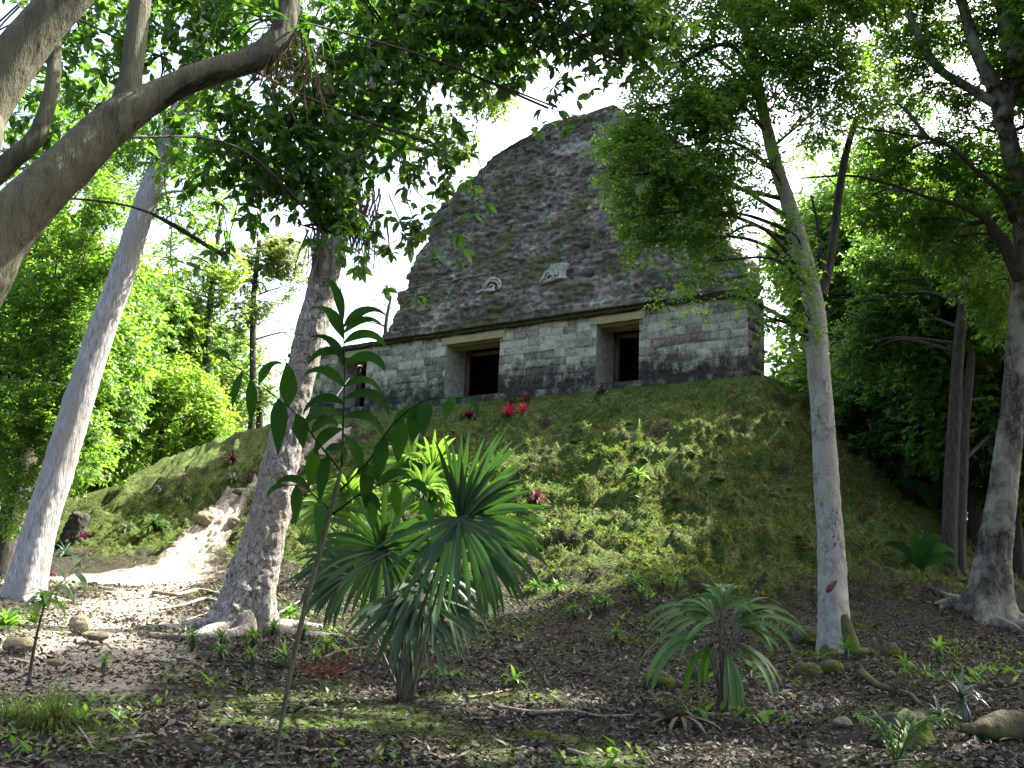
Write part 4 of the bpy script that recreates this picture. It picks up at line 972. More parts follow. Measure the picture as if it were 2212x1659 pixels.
for (px, Y, s, k) in [(1900, 36, 1.2, 3), (1985, 40, 1.5, 2), (2060, 35, 1.2, 3), (2140, 38, 1.5, 3), (2230, 34, 1.5, 3), (2110, 30, .9, 3), (2200, 29, 1.0, 2), (2320, 32, 1.7, 3), (2020, 48, 2.2, 3), (2180, 50, 2.3, 3), (2300, 46, 2.3, 2), (1880, 46, 1.4, 3), (2420, 38, 2.2, 3)]:
    far_tree(px, Y, s, k, LFAR[1], 'forest trees beyond the right flank')

# ------------------------------------------------------------------ plants
def rosette(px, py, lab, rpx, mat, n=18, name='bromeliad', cat='bromeliad', group=None, wd=.16, el=(15, 75), droop=.8, seed=None, tint=(.1, 1), stem=0.0, pos=None):
    p = gnd(px, py) if pos is None else pos; R_ = np.random.default_rng(seed if seed is not None else int(px * 7 + py))
    L = px_r(p[1], rpx); mb = MB(); c = p + [0, 0, stem]
    if stem:
        tube(spline([p - [0, 0, .05], p + [R_.normal(0, .02), 0, stem * .5], c], 4), .02 + .1 * L * .2, 6, mb=mb, tint=0.0)
        for k in range(12):
            a = R_.uniform(0, 6.28); strap(mb, c - [0, 0, .02], [cos(a), sin(a), -.3], stem * R_.uniform(.6, 1.0), L * .10, 1.8, 4, .2, 0.0)
    for k in range(n):
        a = k * 2.4 + R_.normal(0, .2); e = radians(el[0] + (el[1] - el[0]) * (k + .5) / n); ln = L * R_.uniform(.75, 1.15)
        strap(mb, c + [0, 0, .01 * k / n], [cos(a) * cos(e), sin(a) * cos(e), sin(e)], ln, L * wd * R_.uniform(.85, 1.15), droop * R_.uniform(.6, 1.3), 6, .35, R_.uniform(*tint))
    return setp(mb.build(name, mat, None, False, loc=p), lab, cat, group)
GR = 'red and dark bromeliads on the mound'
rosette(1098, 900, 'bright red bromeliad, the lower of two below the middle doorway', 34, L_RED, 20, group=GR, droop=.3, el=(25, 80), tint=(.4, 1), wd=.2)
rosette(1130, 892, 'bright red bromeliad tucked against the right of another below the middle doorway', 26, L_RED, 18, group=GR, droop=.3, el=(25, 80), tint=(.3, 1), wd=.2)
rosette(1105, 876, 'dark wine bromeliad just above the two bright red ones', 30, L_WINE, 22, group=GR)
rosette(1135, 868, 'upright dark wine bromeliad nearest the middle pier, above the bright red pair', 28, L_WINE, 20, group=GR, el=(30, 85))
rosette(1015, 902, 'dark spiky bromeliad clump on the slope under the middle doorway', 32, L_WINE, 30, group=GR)
rosette(1300, 850, 'dark red bromeliad growing below the right hand doorway', 26, L_WINE, 22, group=GR, el=(25, 85), tint=(.5, 1))
rosette(768, 985, 'small red bromeliad seen through the sapling leaves', 20, L_RED, 14, group=GR)
rosette(955, 1000, 'pink red bromeliad above the fan palm', 28, L_RED, 18, group=GR, tint=(.0, .5))
rosette(1160, 1095, 'large reddish bromeliad with dead lower leaves on the sunlit moss', 38, L_WINE, 24, group=GR, tint=(.6, 1), stem=.12)
GD = 'dark bromeliads on the left flank'
for x, y, r_, m_, lb in [(500, 1000, 34, L_WINE, 'dark bromeliad highest on the left flank'), (505, 1045, 36, L_SILVER, 'silvery dark bromeliad below the highest on the left flank'), (537, 1040, 26, L_WINE, 'small dark bromeliad touching the flaky trunk'),
                         (348, 1065, 34, L_SILVER, 'dark silvery bromeliad on the left skyline of the mound'), (408, 1080, 20, L_SILVER, 'little dark bromeliad on moss above the sunlit path'), (140, 1200, 40, L_SILVER, 'silvery bromeliad beside the pale leaning trunk'),
                         (180, 1165, 30, L_WINE, 'purple dark bromeliad by the old stump'), (270, 1150, 34, L_SILVER, 'dark spiky bromeliad between stump and bright clump'), (105, 1240, 30, L_WINE, 'reddish bromeliad at the foot of the pale leaning trunk')]:
    rosette(x, y, lb, r_, m_, 22, group=GD, wd=.13)
rosette(335, 1145, 'big glossy green rosette clump in sun above the path', 46, L_PALM, 34, 'green_rosette', 'plant', wd=.18, tint=(.4, 1))
rosette(1378, 1055, 'green leafy rosette in the sunlit moss band of the mound', 34, L_FRESH, 22, 'green_rosette', 'plant', stem=.25, wd=.16)
rosette(870, 930, 'spiky green plant clump on the mound left of the dark bromeliads', 36, L_PALM, 26, 'green_rosette', 'plant', wd=.1)
rosette(912, 952, 'low grey green star plant on bare mound slope', 22, L_SILVER, 14, 'green_rosette', 'plant', wd=.1)
rosette(995, 958, 'tiny silver star plant below the dark spiky bromeliad clump', 16, L_SILVER, 10, 'green_rosette', 'plant', wd=.12)
GS = 'small green rosettes on the leaf litter'
small = [(1157, 1285, 28, 'broad low rosette nearest the fan palm on its right'), (1203, 1288, 24, 'rosette with drooping dead leaves right of the fan palm'), (1241, 1335, 24, 'rosette on a short stem in bare litter right of the fan palm'), (1287, 1325, 26, 'taller rosette of a touching pair right of the fan palm'),
         (1307, 1320, 24, 'lower rosette of a touching pair right of the fan palm'), (1375, 1275, 26, 'rosette behind the group up the shaded slope'), (1387, 1300, 26, 'rosette in front of another up the shaded slope'), (1431, 1275, 22, 'rosette left of the pair above the young palm'), (1464, 1278, 22, 'rosette above the young palm crown'),
         (1332, 1390, 28, 'dark rosette with a skirt of dead leaves left of the young palm'), (1828, 1425, 32, 'rosette growing against the foot of the slender pale trunk')]
for x, y, r_, lb in small: rosette(x, y, 'green ' + lb, r_ * 1.25, L_YOUNG, 16, 'green_rosette', 'plant', GS, wd=.16, stem=.14)
for x, y, r_, m_, lb in [(414, 1400, 28, L_PALM, 'green rosette leftmost at the foot of the flaky trunk'), (475, 1400, 28, L_PALM, 'green rosette in front of the flaky trunk foot'), (475, 1432, 30, L_PALM, 'dark stemmed rosette in the litter below the flaky trunk'), (544, 1400, 34, L_PALM, 'wide green rosette right of the flaky trunk foot'), (540, 1440, 28, L_PALM, 'leggy rosette on a dark stem right of the flaky trunk'),
                         (612, 1440, 34, L_FRESH, 'bright rosette beside the sapling stem'), (628, 1345, 36, L_PALM, 'leafy rosette between flaky trunk and sapling stem'), (705, 1415, 32, L_FRESH, 'bright sunlit rosette right of the sapling stem'), (680, 1440, 26, L_FRESH, 'small bright rosette above the red twigs'), (655, 1385, 26, L_PALM, 'rosette right behind the sapling stem'), (590, 1375, 28, L_PALM, 'rosette against the right side of the flaky trunk'), (223, 1455, 24, L_FRESH, 'lone small rosette in the litter left of the flaky trunk'), (1770, 1440, 20, L_PALM, 'tiny rosette left of the slender pale trunk foot')]:
    rosette(x, y, lb, r_ * 1.25, L_YOUNG if m_ is L_PALM else m_, 16, 'green_rosette', 'plant', 'rosettes around the flaky trunk', wd=.17, stem=.12)
rosette(2080, 1560, 'large grey green rosette beside the mossy log at the lower right', 66, L_SILVER, 26, 'green_rosette', 'plant', wd=.13, stem=.22, tint=(0, .6))
rosette(2030, 1575, 'smaller grey green rosette half hidden by the large one by the log', 50, L_SILVER, 20, 'green_rosette', 'plant', wd=.13, stem=.12, tint=(0, .4))
rosette(1955, 1440, 'dark rosette in the shade under the forked tree', 44, L_DARK, 16, 'green_rosette', 'plant', wd=.15)
rosette(2030, 1430, 'tall dark rosette at the forked tree foot', 50, L_DARK, 16, 'green_rosette', 'plant', wd=.15, stem=.15)
rosette(15, 1355, 'bright leafy clump at the left edge by the pale trunk foot', 60, L_FRESH, 30, 'green_rosette', 'plant', wd=.2, droop=.6)
rosette(70, 1345, 'leafy green clump touching the pale leaning trunk foot', 40, L_FRESH, 22, 'green_rosette', 'plant', wd=.2, droop=.6)
rosette(1110, 1490, 'bright yellow green seedling alone in the litter', 40, L_FRESH, 8, 'seedling', 'seedling', wd=.24, el=(10, 80), stem=.10, tint=(.6, 1))
p = gnd(1380, 970); mb = MB()                                   # upright yellow fern on the mound
for s in (-1, 1):
    for k in range(14):
        z = .05 + .055 * k; strap(mb, p + [0, 0, z], [s * 1.0, -.2, .8], .18 * (1 - k / 18), .04, .3, 4, .2, .9)
tube(np.array([p, p + [0, 0, .85]]), .012, 5, mb=mb)
setp(mb.build('fern', L_LIME, None, loc=p), 'upright yellow green fern glowing on the mound', 'fern')

# fan palms
def fan(mb, hub, aim, up, n, L, wd, spread, droop, R_, tint=(.1, .9), cone=.25):
    """a palmate leaf: plicate segments radiating from the hub"""
    aim = nrm(aim); side = nrm(np.cross(aim, up)); N = np.cross(side, aim)
    for k in range(n):
        a = radians(spread) * (2 * (k + .5) / n - 1)
        d = aim * cos(a) + side * sin(a) + N * cone * (R_.normal(0, .5) * .5 + .2)
        ln = L * (1 - .22 * abs(a) / pi) * R_.uniform(.9, 1.06)
        strap(mb, hub, d, ln, wd, droop * R_.uniform(.7, 1.4), 7, .35, R_.uniform(*tint), upv=N + R_.normal(0, .12, 3), peak=.55)
gP = gnd(872, 1515); YP = gP[1]
palm = empty('fan_palm', gP, 'large fan palm with deeply split dark leaves standing before the mound', 'palm')
R_ = np.random.default_rng(55)
hubs = [((825, 1190), 0.0, (-.1, -.15, 1), 34, 205, 178, .45, 13, (.0, .5)), ((995, 1130), -.15, (.42, -.2, .9), 24, 215, 42, .22, 14, (.2, .8)), ((992, 1120), -.2, (.05, -.3, -1), 24, 225, 105, .25, 14, (.3, .9)),
        ((1010, 1175), .25, (1, -.2, .15), 24, 200, 80, .5, 14, (.1, .6)), ((890, 1290), .1, (.2, -.3, -1), 20, 190, 95, .3, 14, (.0, .5)), ((760, 1240), .4, (-1, -.2, .25), 20, 150, 80, .6, 13, (.0, .5)), ((940, 1230), .3, (.3, -.3, -1), 20, 200, 80, .3, 14, (.0, .6))]
for (hx, hy), dY, aim, n, L, sp, dr, wd, ti in hubs:
    h = at(hx, hy, YP + dY); mb = MB(); fan(mb, h, aim, (R_.normal(0, .2), -1, .25), n, px_r(YP, L), px_r(YP, wd), sp, dr, R_, ti, .45); mb.build('frond', L_PALM, palm)
    mb = MB(); tube(spline([gP + [R_.normal(0, .05), R_.normal(0, .05), .0], (gP + h) / 2 + [R_.normal(0, .05), .05, .1], h], 6), np.linspace(.022, .009, 13), 6, mb=mb); mb.build('leaf_stalk', B_STEM, palm, True)
mb = MB()
for k in range(26):
    a = R_.uniform(0, 6.28); strap(mb, gP + [.05 * cos(a), .05 * sin(a), -.05], [.25 * cos(a), .25 * sin(a), 1], R_.uniform(.4, .9), .05, .25, 5, .4, R_.random() * .4)
mb.build('stem', B_STEM, palm)
# small sunlit palms behind it
for (bx, by, hx, hy, rp, lb, aim) in [(905, 1190, 905, 1015, 105, 'sunlit yellow green fan palm behind the large dark one', (.1, -.3, .9)), (960, 1180, 940, 1085, 90, 'smaller sunlit fan palm low behind the large dark one', (.3, -.3, .6)), (760, 1230, 740, 1110, 100, 'half hidden fan palm behind the sapling stem', (-.2, -.3, .7))]:
    p = gnd(bx, by); Y2 = p[1]; o = empty('fan_palm', p, lb, 'palm'); h = at(hx, hy, Y2 - .2); h[2] = max(h[2], p[2] + .4)
    for q in range(3):
        mb = MB(); hh = h + R_.normal(0, .22, 3); fan(mb, hh, np.array(aim) + R_.normal(0, .3, 3), (R_.normal(0, .3), -1, .4), 26, px_r(Y2, rp * .85), px_r(Y2, 10), 130, .5, R_, (.2, .9), .4); mb.build('frond', L_FRESH, o)
        mb = MB(); tube(spline([p, (p + hh) / 2 + R_.normal(0, .05, 3), hh], 5), np.linspace(.018, .008, 11), 5, mb=mb); mb.build('leaf_stalk', B_STEM, o, True)

# young palm at the right
gY = gnd(1562, 1535); YY = gY[1]
yp = empty('young_palm', gY, 'young arching palm with broad pleated leaves in front of the slender pale trunk', 'palm'); R_ = np.random.default_rng(77)
cY = at(1562, 1440, YY)
for (dx, dy, tipx, tipy, n) in [(-10, -120, -150, 20, 6), (-20, -130, -90, -60, 6), (0, -140, 30, -70, 6), (30, -110, 150, -30, 6), (40, -100, 90, 30, 6), (-40, -80, -165, 80, 6), (20, -60, 120, 110, 5), (-20, -60, -60, 110, 5), (10, -30, 20, 120, 5), (25, -130, 105, -50, 5), (-5, -150, -40, -60, 6)]:
    h = at(1562 + dx, 1440 + dy * .85, YY + R_.normal(0, .12)); tip = at(1562 + dx + tipx * .8, 1440 + dy * .85 + tipy * .8, YY + R_.normal(0, .3))
    d = tip - h; L = np.linalg.norm(d) * 1.15; d = nrm(d) + [0, 0, .45]; mb = MB()
    fan(mb, h, d, (R_.normal(0, .4), -.6, 1), n, L * 1.15, .06, 30, .75, R_, (.1, 1), .15); mb.build('frond', L_YOUNG, yp)
    mb = MB(); tube(spline([gY, (gY + h) / 2 + R_.normal(0, .03, 3) + [0, 0, .08], h], 5), np.linspace(.016, .007, 11), 5, mb=mb); mb.build('leaf_stalk', B_STEM, yp, True)
mb = MB(); limb(mb, np.array([gY - [0, 0, .1], gY + [0, 0, .12], gY + [.01, 0, .3]]), [.085, .07, .035], 10, .2, 3.0); mb.build('stem', B_DARK, yp, True)
# small fern palm behind it
p = gnd(1565, 1310); mb = MB()
def pinnate(mb, pts, n, L, wd, R_, ang=.7, droop=.4, tint=(.2, .9), both=True, start=.15):
    c = spline(pts, 8); T = nrm(np.gradient(c, axis=0)); tube(c, np.linspace(.008, .003, len(c)), 5, mb=mb, tint=.3)
    for k in range(n):
        t = start + (1 - start) * k / max(1, n - 1); j = min(len(c) - 1, int(t * (len(c) - 1)))
        for s in (-1, 1):
            sd_ = nrm(np.cross(T[j], [0, -.35, 1])); d = T[j] * (1 - ang * .6) + s * sd_ * ang + R_.normal(0, .08, 3)
            strap(mb, c[j], d, L * (sin(pi * min(.95, t * .75 + .2)) * .5 + .5) * R_.uniform(.85, 1.1), wd, droop, 6, .15, R_.uniform(*tint), peak=.35)
R_ = np.random.default_rng(88)
for a in (-.9, -.3, .3, .9, 2.5): pinnate(mb, [p, p + [.25 * sin(a), 0, .3], p + [.55 * sin(a), .1 * a, .38]], 12, .16, .025, R_)
setp(mb.build('fern', L_FRESH, None, loc=p), 'feathery green fern behind the young palm', 'fern')
p = gnd(1935, 1650); mb = MB()
for a in (-1.2, -.5, .2, .9, 1.6): pinnate(mb, [p, p + [.18 * sin(a), -.05, .3], p + [.42 * sin(a), -.1, .42]], 14, .15, .028, R_)
setp(mb.build('fern', L_FRESH, None, loc=p), 'feathery fern in front of the mossy stump at the lower right', 'fern')

# tall pinnate sapling in the foreground
gS = gnd(592, 1652); YS = gS[1]
sap = empty('palm_sapling', gS, 'tall thin palm sapling with broad drooping leaflets in the middle foreground', 'palm'); R_ = np.random.default_rng(99)
stem = spline([gS - [0, 0, .05], at(615, 1520, YS), at(645, 1370, YS), at(680, 1230, YS), at(712, 1110, YS), at(738, 1010, YS)], 8)
mb = MB(); tube(stem, np.interp(np.linspace(0, 1, len(stem)), [0, .3, .75, 1], [.014, .020, .023, .016]), 9, mb=mb); mb.build('stem', B_STEM, sap, True)
def sfrond(pp, leaves, rad=.009):
    mb = MB(); c = spline([at(x, y, YS + dz) for x, y, dz in pp], 8); tube(c, np.linspace(rad, rad * .4, len(c)), 6, mb=mb, tint=.3)
    for (x, y, tx, ty, w_) in leaves:
        k = int(np.argmin([np.hypot(*(np.array(proj(q[None]))[:, 0] - [x, y])) for q in c])); a = c[k]
        b = at(tx, ty, a[1] + R_.normal(-.05, .12)); d = b - a; L = np.linalg.norm(d) * 1.12
        strap(mb, a, nrm(d) + [0, 0, .30], L, w_ * px_r(YS, 32), .62, 10, .22, R_.uniform(.0, .8), upv=nrm([R_.normal(0, .3), -.9, .75]), peak=.42, base=.1)
    mb.build('frond', L_SAP, sap)
sfrond([(738, 1010, 0), (742, 900, 0), (744, 800, 0), (742, 720, 0), (735, 610, 0)],
       [(735, 690, 722, 590, .7), (738, 705, 818, 640, .8), (737, 730, 700, 640, .9), (738, 722, 815, 665, .7), (738, 770, 665, 750, 1.0), (738, 745, 830, 705, 1.1), (741, 790, 700, 700, .8), (742, 785, 835, 755, 1.2), (743, 840, 672, 770, .9), (743, 835, 822, 808, .9), (743, 870, 655, 850, 1.0), (743, 860, 850, 845, 1.1), (742, 905, 650, 880, .9), (742, 900, 840, 905, 1.0), (741, 930, 670, 960, 1.0), (741, 935, 790, 1010, 1.0)])
sfrond([(738, 1020, 0), (690, 960, -.1), (640, 895, -.15), (560, 830, -.2), (490, 775, -.2)],
       [(500, 785, 460, 740, .5), (520, 800, 500, 870, .6), (545, 820, 545, 905, .8), (560, 830, 590, 770, .9), (600, 860, 605, 960, 1.2), (620, 880, 625, 790, 1.2), (640, 895, 660, 960, 1.1), (670, 935, 720, 890, 1.1), (690, 960, 665, 1040, 1.0), (700, 975, 750, 960, .9), (705, 985, 690, 1070, .9)])
sfrond([(735, 1060, 0), (800, 990, -.15), (850, 915, -.25), (920, 865, -.3), (1015, 860, -.3)],
       [(1000, 860, 1040, 880, .5), (975, 860, 960, 900, .8), (950, 862, 985, 850, .6), (925, 868, 915, 930, 1.0), (900, 880, 890, 950, 1.1), (870, 900, 860, 990, 1.2), (850, 915, 910, 870, 1.0), (830, 945, 815, 1030, 1.1), (815, 965, 870, 930, 1.0), (795, 995, 790, 1090, 1.0), (770, 1025, 830, 1010, .9)])
sfrond([(720, 1110, 0), (790, 1060, -.1), (860, 1040, -.1), (910, 1080, -.1)],
       [(900, 1075, 940, 1130, .7), (870, 1045, 930, 1050, .8), (850, 1040, 860, 1110, .9), (820, 1045, 880, 1000, .8), (800, 1055, 810, 1140, .9), (770, 1075, 830, 1080, .7)])
sfrond([(722, 1110, 0), (690, 1080, .1), (650, 1050, .15), (610, 1050, .2)], [(620, 1050, 570, 1060, .6), (640, 1050, 640, 1120, .8), (670, 1065, 610, 1010, .8), (690, 1080, 690, 1150, .8)])
mb = MB(); tube(spline([at(650, 1330, YS), at(760, 1240, YS + .1), at(850, 1190, YS + .2)], 6), .006, 5, mb=mb); mb.build('leaf_stalk', B_STEM, sap, True)

# leafy sapling at the left
p = gnd(62, 1472); c = at(98, 1300, p[1]); o = empty('sapling', p, 'thin dark stemmed sapling with a tuft of drooping green leaves at the left edge', 'sapling'); R_ = np.random.default_rng(101)
mb = MB(); tube(spline([p - [0, 0, .05], at(70, 1420, p[1]), at(82, 1360, p[1]), c], 6), np.linspace(.022, .010, 19), 8, mb=mb); mb.build('stem', B_DARK, o, True)
mb = MB()
for k in range(18):
    a = k * 2.4; e = radians(10 + 60 * k / 18); strap(mb, c + [0, 0, .02 * k / 18], [cos(a) * cos(e), sin(a) * cos(e), sin(e)], px_r(p[1], 55) * R_.uniform(.8, 1.2), px_r(p[1], 17), 1.0, 6, .2, R_.uniform(.3, 1))
tw = spline([c, at(130, 1260, p[1]), at(160, 1235, p[1] + .2), at(185, 1230, p[1] + .3)], 5); tube(tw, .005, 5, mb=mb, tint=.2)
for (x, y, tx, ty) in [(130, 1260, 175, 1300), (140, 1250, 120, 1200), (160, 1235, 200, 1265), (170, 1232, 160, 1180), (185, 1230, 215, 1215), (120, 1270, 160, 1265), (150, 1243, 180, 1195)]:
    a = at(x, y, p[1] + .15); b = at(tx, ty, p[1] + R_.normal(.1, .1)); strap(mb, a, b - a + [0, 0, .05], np.linalg.norm(b - a), px_r(p[1], 20), .6, 6, .15, R_.uniform(.0, .5))
mb.build('leaves', L_FRESH, o)

# grass tufts
def tuft(px, py, rpx, lab, mat, n=120, seed=1, name='grass_tuft', group=None, pos=None, up=.7, wd=.012):
    p = gnd(px, py) if pos is None else np.asarray(pos, float); R_ = np.random.default_rng(seed); L = px_r(p[1], rpx); mb = MB()
    for k in range(n):
        a = R_.uniform(0, 6.28); q = R_.uniform(0, 1)
        strap(mb, p + [R_.normal(0, .16 * L), R_.normal(0, .16 * L), -.01], [cos(a) * q, sin(a) * q, up + R_.random() * .6], L * R_.uniform(.6, 1.15), max(wd, L * .02), R_.uniform(.8, 2.2), 5, .2, R_.random())
    return setp(mb.build(name, mat, None, loc=p), lab, 'grass', group)
tuft(110, 1570, 110, 'thick drooping grass tussock at the lower left', L_GRASS, 420, 3, wd=.009)
tuft(30, 1560, 80, 'smaller grass tussock at the left edge', L_GRASS, 200, 4, wd=.009)
tuft(445, 1600, 34, 'little grass tuft in the foreground litter', L_GRASS, 60, 5, wd=.006)
tuft(480, 1490, 40, 'wispy grass tuft on the low moss hump', L_GRASS, 70, 6, wd=.006)
def roof_tuft(px, py, r_, lab, mat, n, seed):
    u, v = facade(px, py, W0, KB, VC); q = tp(u, on_roof(u, v, .02), v); tuft(0, 0, r_, lab, mat, n, seed, pos=q, group='grass growing on the temple roof', up=.3)
roof_tuft(1268, 440, 34, 'pale grass tuft high on the temple roof', L_STRAW, 120, 11)
roof_tuft(1285, 520, 32, 'straw coloured grass hanging on the middle of the roof', L_STRAW, 90, 12)
for k, (x, y) in enumerate([(1365, 588), (1390, 582), (1415, 580), (1440, 584), (1470, 580)]): roof_tuft(x, y, 20, 'yellow green plants growing along the ledge above the right doorway', L_LIME, 60, 20 + k)
for k, (x, y) in enumerate([(1040, 560), (1075, 550), (1100, 540), (1010, 575)]): roof_tuft(x, y, 20, 'grey green grass patch on the roof above the carved eyes', L_GRASS, 80, 30 + k)
roof_tuft(1210, 262, 20, 'grass on the roof top edge', L_STRAW, 60, 41); roof_tuft(1240, 250, 18, 'tuft beside the roof summit', L_GRASS, 60, 42)

# big leaved plants in the dark on the right
for (x, y, tips, lb) in [(1985, 1230, [(1935, 1150), (1965, 1120), (2010, 1130), (2040, 1150), (1950, 1190), (2060, 1180)], 'broad leaved plant between the mound and the forked tree'), (2010, 1100, [(1950, 1010), (1985, 1030), (2040, 1000), (2060, 1050)], 'tall dark paddle leaved plant on the shaded mound flank'), (2130, 1170, [(2110, 1100), (2150, 1090), (2095, 1130)], 'dark paddle leaved plant behind the forked tree')]:
    p = gnd(x, y); mb = MB()
    for (tx, ty) in tips:
        b = at(tx, ty, p[1] + rnd.uniform(-.3, .3)); d = b - p; L = np.linalg.norm(d) * 1.1; strap(mb, p, nrm(d) + [0, 0, .2], L, .22 * L + .05, .6, 9, .2, rnd.random(), upv=(0, -.8, .6), peak=.55)
    setp(mb.build('broadleaf_plant', L_SAP, None, loc=p), lb, 'plant', 'broad leaved plants in the shade')

# dead palm leaf, red twig bush
p = gnd(1470, 1562) + [0, 0, .05]; mb = MB(); R_ = np.random.default_rng(111); fan(mb, p, (.1, -.9, .15), (0, 0, 1), 16, .62, .045, 150, .35, R_, (.1, .8), .1)
setp(mb.build('dead_palm_leaf', L_DRY, None, loc=p), 'dried brown fan palm leaf lying left of the young palm', 'dead leaf')
p = gnd(712, 1465); mb = MB(); M_RED = plain('reddish_twig', (.07, .022, .014), (.20, .055, .032), 10)
for k in range(26):
    a = R_.uniform(0, 6.28); q = p + [R_.normal(0, .08), R_.normal(0, .05), 0]; e = q + [.42 * cos(a) * R_.uniform(.4, 1), .25 * sin(a), R_.uniform(.05, .34)]
    c = spline([q, (q + e) / 2 + R_.normal(0, .04, 3), e], 4); tube(c, np.linspace(.006, .003, len(c)), 4, mb=mb)
    for s in range(3): f_ = c[R_.integers(3, len(c))]; tube(np.array([f_, f_ + R_.normal(0, .06, 3)]), .0028, 4, mb=mb)
setp(mb.build('red_twig_bush', M_RED, None, loc=p), 'tangle of reddish dried twigs beside the sapling stem', 'twigs')

# rocks
def rock(px, py, wpx, hpx, lab, mat, seed, name='mossy_rock', group=None, dY=None, elong=1.0):
    p = gnd(px, py + hpx * .4) - (np.array([0, 0, .06]) if group and 'slope' in group else 0); w_ = px_r(p[1], wpx) / 2; h_ = px_r(p[1], hpx) / 2
    nu_, nv_ = 44, 30; a, b = np.meshgrid(np.linspace(0, 2 * pi, nu_, endpoint=False), np.linspace(-pi / 2, pi / 2, nv_))
    D = np.stack([np.cos(b) * np.cos(a), np.cos(b) * np.sin(a), np.sin(b)], -1)
    s = 1 + .55 * (fbm(D + seed, 1.3, 3) - .5) + .22 * (fbm(D + seed, 4.5, 3) - .5)
    V = (p + [0, 0, h_ * .45]) + D * s[..., None] * [w_, w_ * .8 * elong, h_ * 1.15]
    i = np.arange(nu_ * nv_).reshape(nv_, nu_); i2 = np.roll(i, -1, 1); f = np.stack([i[:-1], i2[:-1], i2[1:], i[1:]], -1).reshape(-1, 4)
    return setp(mesh(name, V.reshape(-1, 3), [f], mat, None, None, True, loc=p), lab, 'rock', group)
rock(1422, 1468, 66, 44, 'round mossy rock left of the young palm', S_MOSS, 1)
rock(1742, 1372, 62, 40, 'mossy rock behind the foot of the slender pale trunk', S_MOSS, 2)
rock(1745, 1445, 60, 32, 'flat mossy rock left of the slender pale trunk foot', S_MOSS, 3)
rock(1795, 1440, 50, 34, 'bright mossy stone right at the slender pale trunk foot', S_MOSS, 4)
rock(1925, 1405, 40, 34, 'small mossy stone in the dark litter right of the pale trunk', S_MOSS, 5)
rock(1820, 1560, 40, 24, 'bare brown stone on sunlit litter in the right foreground', S_TAN, 6, 'stone')
rock(172, 1345, 46, 38, 'tan block of stone on the sunlit bare earth', S_TAN, 7, 'stone')
rock(205, 1372, 52, 18, 'flat tan slab below the block on the bare earth', S_TAN, 8, 'stone')
rock(40, 1390, 66, 26, 'flat tan stone at the left edge of the path', S_TAN, 9, 'stone')
rock(120, 1430, 36, 16, 'small pale stone on shaded path below the sunlit earth', S_TAN, 10, 'stone')
for k, (x, y, a, b, lb) in enumerate([(440, 1115, 40, 28, 'big sunlit stone beside the path, left of its bend'), (520, 1060, 36, 14, 'worn pale stone where the path steepens'), (560, 1085, 26, 20, 'tan stone right beside the flaky trunk'), (640, 1010, 50, 24, 'pale slab high on the path right of the flaky trunk'), (680, 985, 50, 22, 'uppermost pale slab on the path'), (650, 1050, 44, 28, 'mossy pale stone right of the flaky trunk'), (505, 1130, 30, 22, 'little tan stone on the sunlit path')]):
    rock(x, y, a, b, lb, S_TAN, 30 + k, 'stone', 'stones along the path')
R_ = np.random.default_rng(140)
for k in range(26):
    x = R_.uniform(900, 1740); y = R_.uniform(880, 1190); w_ = R_.uniform(10, 26)
    rock(x, y + 4, w_, w_ * R_.uniform(.45, .7), 'mossy stone poking out of the mound slope below the temple', S_MOSS, 200 + k, group='stones in the mound slope')
# mossy stump and log
p = gnd(1958, 1600); mb = MB(); limb(mb, np.array([p - [0, 0, .1], p + [0, 0, .08], p + [.02, .02, .2], p + [.02, .03, .24]]), [.26, .23, .20, .08], 44, .3, 6.0, .3, 5, 14, fine=.12, fs=9)
setp(mb.build('mossy_stump', S_MOSS, None, True, loc=p), 'low moss covered stump beside the lower right fern', 'stump')
p = gnd(2150, 1600); Pq = np.array([at(2075, 1545, p[1]), at(2120, 1560, p[1]), at(2170, 1562, p[1] + .1), at(2240, 1585, p[1] + .1), at(2330, 1600, p[1])]); Pq[:, 2] = [ground_z(*q[:2]) + .10 for q in Pq]
mb = MB(); limb(mb, Pq, [.04, .09, .12, .12, .11], 40, .35, 8.0, per=24, fine=.12, fs=9); setp(mb.build('mossy_log', B_MOSSY, None, True, loc=p), 'fallen mossy log at the lower right edge', 'log')
p = gnd(160, 1165); mb = MB(); limb(mb, np.array([p - [0, 0, .3], p + [0, 0, .15], p + [.05, 0, .5], p + [.06, .02, .78], p + [.05, .02, .74]]), [.50, .36, .30, .27, .06], 44, .35, 5.0, .5, 5, 12, fine=.2, fs=7)
for a_ in (-.6, .5, 2.2): limb(mb, np.array([p + [0, 0, .2], p + [.5 * cos(a_), .5 * sin(a_) - .1, .02 + ground_z(p[0] + .5 * cos(a_), p[1] + .5 * sin(a_) - .1) - p[2]], p + [1.0 * cos(a_ + .3), 1.0 * sin(a_ + .3) - .2, ground_z(p[0] + 1.0 * cos(a_ + .3), p[1] + 1.0 * sin(a_ + .3) - .2) - p[2] - .03]]), [.2, .13, .05], 12, .3, 6.0)
setp(mb.build('rotten_stump', B_DARK, None, True, loc=p), 'dark rotting stump with roots on the left flank of the mound', 'stump')
